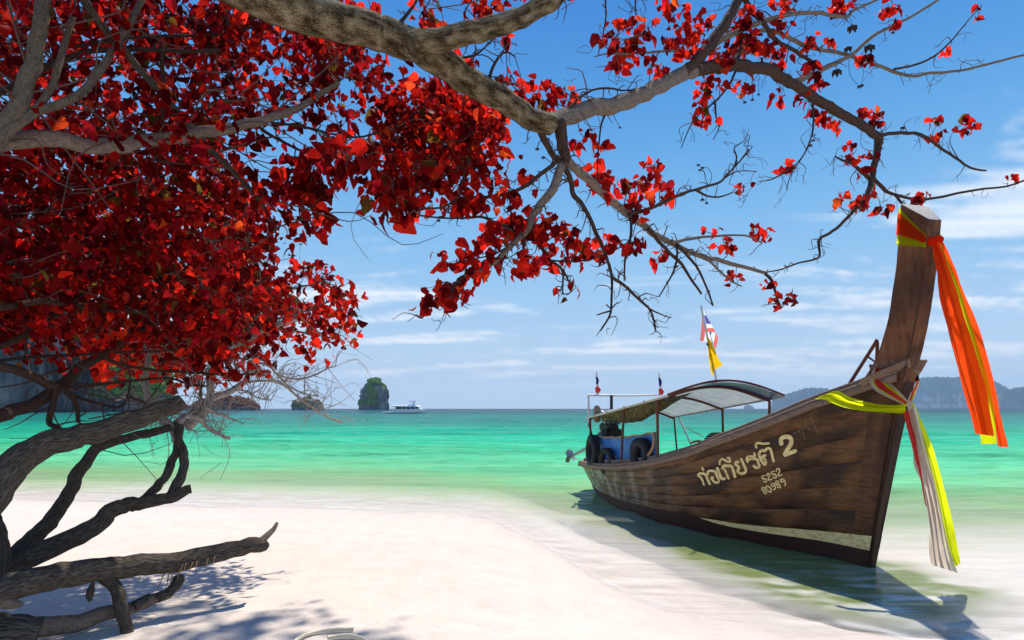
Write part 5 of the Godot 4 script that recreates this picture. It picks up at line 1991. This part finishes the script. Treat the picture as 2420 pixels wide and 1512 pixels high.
	for k in 330:
		var dd := rng.randf_range(9.4, 12.6)
		var x := rng.randf_range(-3.0, 1.0)
		if noise_a.get_noise_2d(x * 0.6, dd * 0.6) < -0.05 or x > 0.9 - 1.1 * maxf(dd - 10.4, 0.0) + 0.4 * noise_b.get_noise_2d(dd * 2.0, 1.0):
			continue
		clump(twigs, s, leaves, o.position, Vector3(x, 2.15 + 0.655 * dd + rng.randf() * 0.7, -dd), 9, 0.125, 0.34, 0.4)
	for k in 160:
		var q: Array = s[rng.randi_range(0, s.size() - 1)]
		var a: Vector3 = q[0] - o.position
		var b := a + Vector3(rng.randfn() + 0.4, rng.randfn() * 0.5, rng.randfn() * 0.6).normalized() * rng.randf_range(0.3, 1.1)
		twig(twigs, a, b, minf(0.007, q[1]), 0.002, 0.9)
	var tw := part("twigs", twigs, mats.twig_bark, o)
	tw.set_meta("kind", "stuff")
	finish_leaves(o, leaves)


# ------------------------------------------------------------------ the great limb overhead and its sparse branches
func depth_b(px: float) -> float:
	return 3.3 + clampf((px - 600.0) / 710.0, 0.0, 1.0) * 0.9 + maxf(0.0, px - 1310.0) * 0.0042


func bough(o: Node3D, m: Material, w0: float, w1: float, pts: Array, store: Array, extra := 0.0) -> void:
	limb(o, "branch", m, depth_b(pts[0][0]), depth_b(pts[pts.size() - 1][0]) + extra, w0, w1, pts, store, 0.10)


func build_overhanging_tree() -> void:
	var o := thing("overhanging_tree", "tree whose mottled grey limb crosses the sky with sparse red leaves", "tree", Vector3(-4.6, 0.35, -1.6))
	var s := []
	var st := new_st()
	tube(st, curve(PackedVector3Array([Vector3(0, -0.4, 0), Vector3(0.05, 1.4, -0.1), Vector3(0.4, 2.7, -0.3), Vector3(1.3, 3.55, -0.8), Vector3(2.3, 3.85, -1.3), at(520, -60, 3.3) - o.position]), 5), PackedFloat32Array(range(26).map(func(i): return lerpf(0.26, 0.115, i / 25.0))), 18, 0.08, 2.0, 2.5)
	part("trunk", st, mats.lichen_bark, o)
	limb(o, "great_limb", mats.lichen_bark, 3.3, 4.18, 104, 46, [[500, -72], [560, -38], [640, 4], [700, 24], [770, 46], [840, 62], [900, 76], [960, 98], [1010, 126], [1060, 160], [1110, 192], [1160, 222], [1210, 250], [1260, 278], [1306, 297]], s, 0.06, 22)
	limb(o, "great_limb", mats.lichen_bark, 3.62, 3.9, 58, 38, [[970, 108], [1020, 100], [1080, 84], [1150, 66], [1220, 44], [1275, 18], [1330, -18], [1380, -60]], s, 0.06, 18)
	limb(o, "great_limb", mats.pale_bark, depth_b(1290), depth_b(1650), 44, 30, [[1280, 290], [1315, 288], [1350, 272], [1400, 256], [1450, 248], [1500, 232], [1545, 210], [1590, 186], [1625, 170], [1650, 164]], s, 0.07, 16)
	# rising from the fork at the right
	bough(o, mats.dark_bark, 28, 20, [[1610, 178], [1640, 150], [1670, 118], [1700, 75], [1725, 35], [1745, 0], [1762, -40]], s)
	bough(o, mats.dark_bark, 30, 18, [[1640, 166], [1690, 158], [1747, 157], [1790, 160], [1820, 170], [1867, 193], [1897, 213], [1947, 247], [1997, 273], [2047, 303], [2073, 322], [2078, 338]], s)
	bough(o, mats.dark_bark, 18, 8, [[2075, 326], [2074, 350], [2067, 383], [2060, 420], [2052, 450], [2043, 470], [2028, 488], [2013, 503]], s)
	bough(o, mats.dark_bark, 8, 3, [[2013, 503], [1985, 532], [1960, 552], [1940, 561], [1934, 577], [1937, 604], [1920, 614], [1887, 621], [1847, 636], [1806, 644]], s)
	bough(o, mats.dark_bark, 10, 4, [[2073, 321], [2114, 315], [2160, 315], [2197, 330], [2224, 350], [2254, 370], [2294, 397], [2330, 403]], s)
	bough(o, mats.dark_bark, 9, 4, [[2062, 420], [2094, 450], [2117, 460], [2150, 468], [2197, 470], [2297, 450], [2380, 440], [2425, 424]], s)
	bough(o, mats.dark_bark, 7, 4, [[2117, 462], [2130, 478], [2142, 492]], s)
	bough(o, mats.dark_bark, 11, 3, [[2060, 425], [2035, 405], [2010, 385], [1990, 378], [1975, 370]], s)
	bough(o, mats.pale_bark, 13, 5, [[1867, 195], [1914, 180], [1947, 163], [2007, 133], [2047, 97], [2090, 70], [2147, 43], [2224, -5]], s)
	bough(o, mats.pale_bark, 11, 5, [[1720, 150], [1760, 110], [1800, 72], [1854, 83], [1897, 107], [1934, 117], [1974, 123], [2014, 133], [2064, 150], [2114, 170], [2157, 180], [2197, 172], [2247, 170], [2314, 157], [2367, 143], [2430, 128]], s)
	bough(o, mats.dark_bark, 13, 7, [[1750, -20], [1780, 30], [1810, 63], [1830, 93], [1880, 123], [1914, 143], [1940, 160]], s)
	bough(o, mats.pale_bark, 16, 5, [[1650, 150], [1690, 104], [1754, 70], [1814, 47], [1854, 37], [1924, 30], [1997, 40], [2020, 23], [2095, -10]], s)
	bough(o, mats.dark_bark, 6, 2, [[2114, 163], [2164, 153], [2207, 133], [2247, 97], [2280, 57], [2320, 13]], s)
	bough(o, mats.dark_bark, 5, 2, [[1920, 245], [1922, 300], [1915, 330], [1900, 365], [1880, 390], [1866, 420], [1858, 448]], s)
	bough(o, mats.dark_bark, 5, 2, [[1880, 390], [1850, 410], [1820, 425], [1795, 428]], s)
	bough(o, mats.dark_bark, 6, 2, [[1740, 165], [1720, 205], [1690, 240], [1655, 268], [1630, 300], [1610, 350]], s)
	bough(o, mats.dark_bark, 5, 2, [[1690, 240], [1692, 275], [1700, 300], [1685, 330]], s)
	bough(o, mats.dark_bark, 10, 4, [[1740, 160], [1750, 120], [1757, 85]], s)
	bough(o, mats.dark_bark, 6, 2, [[1450, 248], [1430, 272], [1420, 300], [1415, 340], [1412, 390], [1413, 438]], s)
	# twigs above the limb
	bough(o, mats.dark_bark, 8, 3, [[1157, 205], [1160, 170], [1175, 140], [1190, 124], [1205, 125], [1218, 136]], s)
	bough(o, mats.dark_bark, 6, 3, [[1080, 138], [1120, 132], [1150, 108], [1172, 82]], s)
	bough(o, mats.dark_bark, 10, 4, [[945, 55], [965, 30], [980, 10], [992, -15]], s)
	bough(o, mats.dark_bark, 8, 3, [[1310, 285], [1335, 265], [1365, 235], [1400, 212], [1440, 208], [1470, 214], [1500, 212]], s)
	bough(o, mats.dark_bark, 5, 2, [[1430, -20], [1432, 40], [1425, 80], [1430, 110], [1460, 128]], s)
	bough(o, mats.pale_bark, 7, 3, [[1600, 118], [1560, 122], [1520, 125], [1480, 128], [1440, 126], [1405, 134]], s)
	bough(o, mats.dark_bark, 5, 2, [[1500, -20], [1503, 30], [1506, 70]], s)
	# hanging from the fork in the middle
	bough(o, mats.dark_bark, 30, 24, [[1322, 290], [1327, 315], [1329, 352], [1334, 380]], s)
	bough(o, mats.pale_bark, 22, 8, [[1334, 372], [1369, 402], [1411, 445], [1451, 480], [1486, 508], [1519, 533], [1549, 555], [1591, 575], [1624, 593], [1666, 608], [1711, 618], [1749, 628], [1806, 644]], s)
	bough(o, mats.dark_bark, 8, 4, [[1806, 644], [1824, 664], [1834, 694], [1840, 717], [1847, 728]], s)
	bough(o, mats.dark_bark, 8, 4, [[1491, 512], [1491, 555], [1481, 595], [1476, 628], [1475, 663]], s)
	bough(o, mats.dark_bark, 10, 5, [[1530, 540], [1546, 558], [1584, 598], [1611, 625], [1636, 663], [1657, 694]], s)
	bough(o, mats.dark_bark, 8, 4, [[1600, 580], [1617, 596], [1644, 627], [1667, 671], [1685, 722]], s)
	bough(o, mats.dark_bark, 6, 3, [[1598, 572], [1600, 610], [1590, 645], [1575, 672], [1558, 700]], s)
	bough(o, mats.dark_bark, 10, 3, [[1486, 506], [1531, 495], [1574, 475], [1611, 458], [1661, 443], [1701, 430], [1721, 410], [1749, 380], [1769, 353]], s)
	bough(o, mats.dark_bark, 5, 2, [[1735, 395], [1741, 370], [1735, 350], [1755, 335]], s)
	bough(o, mats.dark_bark, 4, 2, [[1700, 430], [1740, 405], [1788, 405]], s)
	bough(o, mats.dark_bark, 6, 3, [[1645, 450], [1670, 462], [1700, 465], [1730, 455]], s)
	bough(o, mats.pale_bark, 9, 3, [[1588, 573], [1636, 563], [1686, 558], [1761, 556], [1801, 575]], s)
	bough(o, mats.pale_bark, 6, 3, [[1624, 593], [1670, 612], [1700, 640], [1735, 668], [1753, 676]], s)
	bough(o, mats.dark_bark, 17, 7, [[1272, 292], [1285, 325], [1307, 367], [1333, 395], [1350, 427], [1356, 460], [1376, 485], [1398, 525], [1418, 570], [1433, 605], [1447, 655]], s)
	bough(o, mats.dark_bark, 7, 4, [[1447, 652], [1446, 690], [1444, 730], [1438, 752], [1419, 781]], s)
	bough(o, mats.dark_bark, 5, 3, [[1444, 734], [1430, 738], [1411, 744]], s)
	bough(o, mats.dark_bark, 9, 4, [[1446, 655], [1474, 674], [1507, 704], [1533, 728], [1545, 755], [1549, 781]], s)
	bough(o, mats.dark_bark, 5, 2, [[1533, 728], [1560, 742], [1587, 751]], s)
	bough(o, mats.pale_bark, 22, 9, [[1326, 392], [1308, 440], [1283, 478], [1262, 508], [1250, 538], [1238, 552], [1213, 575], [1195, 595], [1165, 620], [1135, 638], [1097, 653]], s)
	bough(o, mats.dark_bark, 9, 3, [[1097, 653], [1074, 676], [1057, 704], [1020, 721], [1003, 734], [997, 752], [980, 744]], s)
	bough(o, mats.dark_bark, 6, 2, [[1060, 700], [1048, 715], [1052, 735], [1064, 750]], s)
	bough(o, mats.dark_bark, 11, 4, [[1253, 530], [1260, 560], [1283, 590], [1300, 613], [1323, 630], [1337, 650], [1345, 668]], s)
	bough(o, mats.dark_bark, 6, 2, [[1332, 645], [1330, 670], [1331, 695], [1350, 690]], s)
	bough(o, mats.dark_bark, 9, 5, [[1240, 548], [1237, 580], [1235, 638]], s)
	bough(o, mats.dark_bark, 9, 4, [[1232, 552], [1195, 533], [1165, 523], [1138, 513], [1100, 515], [1040, 515], [990, 508]], s)
	bough(o, mats.dark_bark, 11, 4, [[1312, 384], [1278, 413], [1245, 438], [1195, 458], [1158, 465], [1088, 468], [1045, 490], [995, 492]], s)
	bough(o, mats.dark_bark, 5, 2, [[1300, 615], [1350, 618], [1400, 612], [1440, 598], [1480, 575], [1492, 560]], s)
	bough(o, mats.dark_bark, 6, 3, [[1165, 620], [1150, 628], [1190, 600], [1230, 560]], s)
	bough(o, mats.dark_bark, 5, 2, [[1213, 575], [1170, 600], [1120, 612], [1080, 618]], s)
	bough(o, mats.dark_bark, 6, 3, [[1207, 555], [1209, 520], [1205, 480], [1203, 445]], s)
	# bare twiglets
	var tw := new_st()
	var n0 := s.size()
	for k in 640:
		var q: Array = s[rng.randi_range(60, n0 - 1)]
		if q[1] > 0.055:
			continue
		var a: Vector3 = q[0] - o.position
		var l := rng.randf_range(0.05, 0.30) * (1.0 if a.y + o.position.y > 4.0 else 0.6)
		var dir := Vector3(rng.randfn(), rng.randfn() * 0.9 - 0.15, rng.randfn() * 0.8).normalized()
		twig(tw, a, a + dir * l, minf(q[1] * 0.7, 0.006), 0.0016, 1.3)
		if l > 0.14:
			var m := a + dir * l * 0.55
			twig(tw, m, m + (dir + Vector3(rng.randfn(), rng.randfn(), rng.randfn()) * 0.8).normalized() * l * 0.45, 0.003, 0.0014, 1.0)
	# sprays of leaves: sight and number
	var leaves := []
	var sprays := [[1024, 43, 10], [1157, 17, 14], [1130, 5, 9], [1200, 87, 4], [1090, 140, 7], [1105, 158, 5], [1000, 30, 6], [1200, 200, 11], [1222, 215, 8], [1240, 230, 12], [1290, 197, 7], [1300, 235, 8], [1275, 245, 8], [1334, 240, 3], [1357, 217, 4], [1350, 250, 3], [1387, 330, 8], [1420, 343, 5], [1424, 103, 6],
		[1474, 60, 10], [1490, 90, 12], [1490, 110, 8], [1460, 147, 5], [1524, 73, 8], [1530, 143, 8], [1564, 167, 8], [1590, 17, 12], [1584, 97, 7], [1420, 430, 13], [1440, 425, 7], [1487, 433, 6], [1540, 393, 8], [1547, 427, 16], [1575, 450, 8], [1507, 473, 12], [1495, 490, 5],
		"right", [1624, 77, 16], [1620, 110, 10], [1647, 87, 14], [1674, 47, 8], [1757, 33, 12], [1740, 67, 14], [1770, 50, 8], [1747, 100, 16], [1704, 143, 14], [1690, 125, 8], [1797, 110, 14], [1820, 113, 10], [1844, 137, 8], [1770, 90, 10], [1854, 10, 12], [1847, 57, 10], [1990, 13, 14], [1914, 100, 9], [1957, 97, 4], [2037, 143, 8], [2104, 20, 10], [2114, 52, 3], [1920, 160, 5], [1934, 197, 8], [1887, 230, 7], [1844, 233, 6],
		[1667, 193, 8], [1670, 217, 8], [1660, 247, 7], [1757, 207, 7], [1700, 203, 4], [1654, 287, 4], [1675, 285, 3], [1937, 277, 7], [2064, 267, 7], [2044, 263, 3], [1990, 290, 2], [1955, 300, 2], [2067, 290, 4], [2210, 283, 7], [2224, 312, 4], [2195, 320, 2], [2280, 287, 8], [2295, 300, 5], [2014, 343, 4], [2007, 377, 5], [2054, 363, 4], [2040, 403, 3], [1860, 397, 8], [1750, 440, 5], [1987, 463, 3], [2040, 473, 9], [2062, 457, 4], [2164, 467, 6], [2190, 460, 3], [2397, 417, 4], [2080, 497, 7], [2025, 478, 5], [2304, 20, 2], [2310, 42, 2], [2227, 120, 1], [2247, 107, 1],
		"middle", [1060, 624, 12], [1034, 677, 3], [1004, 720, 4], [1037, 700, 8], [1064, 690, 6], [1090, 684, 6], [1124, 647, 4], [1140, 597, 12], [1125, 612, 6], [1170, 570, 10], [1190, 537, 16], [1210, 560, 8], [1233, 530, 16], [1255, 545, 8], [1294, 534, 12], [1317, 550, 9], [1347, 570, 9], [1327, 594, 6], [1374, 587, 9], [1394, 577, 6], [1230, 614, 7], [1264, 620, 7], [1250, 637, 7], [1290, 620, 5], [1347, 615, 2], [1427, 607, 4], [1444, 564, 6], [1447, 584, 3], [1504, 574, 7], [1550, 617, 2], [1567, 600, 3], [1320, 685, 1], [1360, 676, 1], [1787, 540, 7], [1810, 559, 3], [1710, 574, 6], [1725, 587, 3], [1730, 659, 5], [1820, 670, 4], [1837, 710, 8], [1870, 695, 3], [1665, 545, 1], [1700, 540, 1], [1110, 480, 5], [1080, 495, 4], [1215, 470, 5], [1175, 450, 6], [1240, 420, 6], [1050, 500, 4], [1135, 475, 4]]
	for q in sprays:
		if q is String:
			continue
		var dep := depth_b(q[0]) + (rng.randf_range(0.15, 0.5) if q[0] < 1360 and q[1] < 330 else rng.randf_range(-0.10, 0.12))
		var big := 0.078 if q[0] < 1400 else (0.084 if q[0] < 1900 else 0.105)
		clump(tw, s, leaves, o.position, at(q[0], q[1], dep), int(q[2] * 1.5 + 0.5), big, 0.035 + 0.0062 * q[2], 0.7)
	var p := part("twigs", tw, mats.twig_bark, o)
	p.set_meta("kind", "stuff")
	finish_leaves(o, leaves)
	# dry open seed pods
	for q in [[2014, 62, 14], [2004, 112, 11], [1977, 166, 14], [2054, 108, 15], [2030, 203, 6], [2036, 200, 6], [1760, 240, 5], [1778, 234, 5], [1783, 200, 4], [1793, 222, 4], [2110, 75, 5], [2088, 68, 5], [1650, 388, 5], [1660, 395, 5], [1654, 400, 5], [1611, 455, 9], [1660, 470, 6], [1670, 478, 5], [1270, 350, 6], [1284, 370, 6], [1320, 417, 7], [1298, 460, 7], [1060, 500, 5], [1045, 510, 5], [1037, 520, 5], [1085, 605, 4], [1090, 612, 4], [1322, 685, 5], [1330, 692, 4], [1915, 342, 6], [1922, 330, 5], [2133, 300, 7], [1700, 295, 4], [1465, 300, 4]]:
		var dep := depth_b(q[0])
		var r: float = q[2] / F * dep
		var c := at(q[0], q[1], dep) - o.position
		st = new_st()
		for k in 5:
			var an: float = TAU * k / 5.0 + q[0]
			var side := Vector3(cos(an), 0.0, sin(an))
			var tip := c + side * r * 0.75 + Vector3(0, -r * 0.9, 0)
			tube(st, PackedVector3Array([c, c + side * r * 0.55 + Vector3(0, -r * 0.3, 0), tip]), PackedFloat32Array([r * 0.2, r * 0.32, r * 0.06]), 5)
		var near := nearest(s, c + o.position)
		twig(st, c, near[0] - o.position, 0.003, 0.003, 0.6)
		part("seed_pod", st, mats.pod_brown, o)


# ------------------------------------------------------------------ small things
func build_small_things() -> void:
	for b in [["orange mooring buoy in open water left of the limestone stack", 834.0, 974.0], ["orange mooring buoy under the stern platform of the white tour boat", 910.0, 980.5], ["orange mooring buoy under the bow of the white tour boat", 1004.0, 976.3], ["orange mooring buoy in front of the red-topped islet", 537.0, 975.0]]:
		var d: float = EYE * F / (b[2] - CY)
		var o := thing("buoy", b[0], "buoy", at(b[1], b[2], d), "orange mooring buoys")
		var st := new_st()
		var r := 1.3 / F * d
		ball(st, Vector3(0, r * 0.4, 0), Vector3(r, r * 0.8, r), 8, 12)
		part("float", st, mats.buoy_orange, o)
		st = new_st()
		tube(st, PackedVector3Array([Vector3(0, r, 0), Vector3(0, r * 1.5, 0)]), PackedFloat32Array([r * 0.2, r * 0.2]), 8)
		part("eye", st, mats.buoy_orange, o)
	for f in [["yellowed leaf adrift on the green water right of the tour boat", 1012.0, 992.0], ["brown leaf adrift below the limestone stack", 868.0, 996.0], ["brown leaf adrift left of the stack's leaf", 846.0, 997.5]]:
		var d: float = EYE * F / (f[2] - CY)
		var o := thing("floating_leaf", f[0], "leaf", at(f[1], f[2], d) + Vector3(0, 0.16, 0))
		var bld := part_mesh("blade", leaf_shapes[0], mats.leaf_5, o)
		bld.transform = Transform3D(Basis(Vector3(0.5, 0, 0), Vector3(0.1, 0.05, 0.5), Vector3(0, 0.5, 0)), Vector3.ZERO)
	# pale hoops of cane half buried at the bottom edge
	var o := thing("cane_hoop", "pale bent cane hoop lying in the sand at the bottom edge", "cane", at(780, 1500, 4.95))
	var st := new_st()
	var pts := []
	for q in [[690, 1522], [703, 1511], [725, 1499], [752, 1492], [776, 1489], [806, 1487], [836, 1486]]:
		pts.append(on_ground(q[0], q[1], 0.02) - o.position)
	pipe("outer_cane", pts, 0.014, mats.cane, o)
	pts = []
	for q in [[774, 1507], [792, 1504], [812, 1502], [828, 1502], [845, 1505], [860, 1510], [876, 1522]]:
		pts.append(on_ground(q[0], q[1], 0.02) - o.position)
	pipe("inner_cane", pts, 0.014, mats.cane, o)
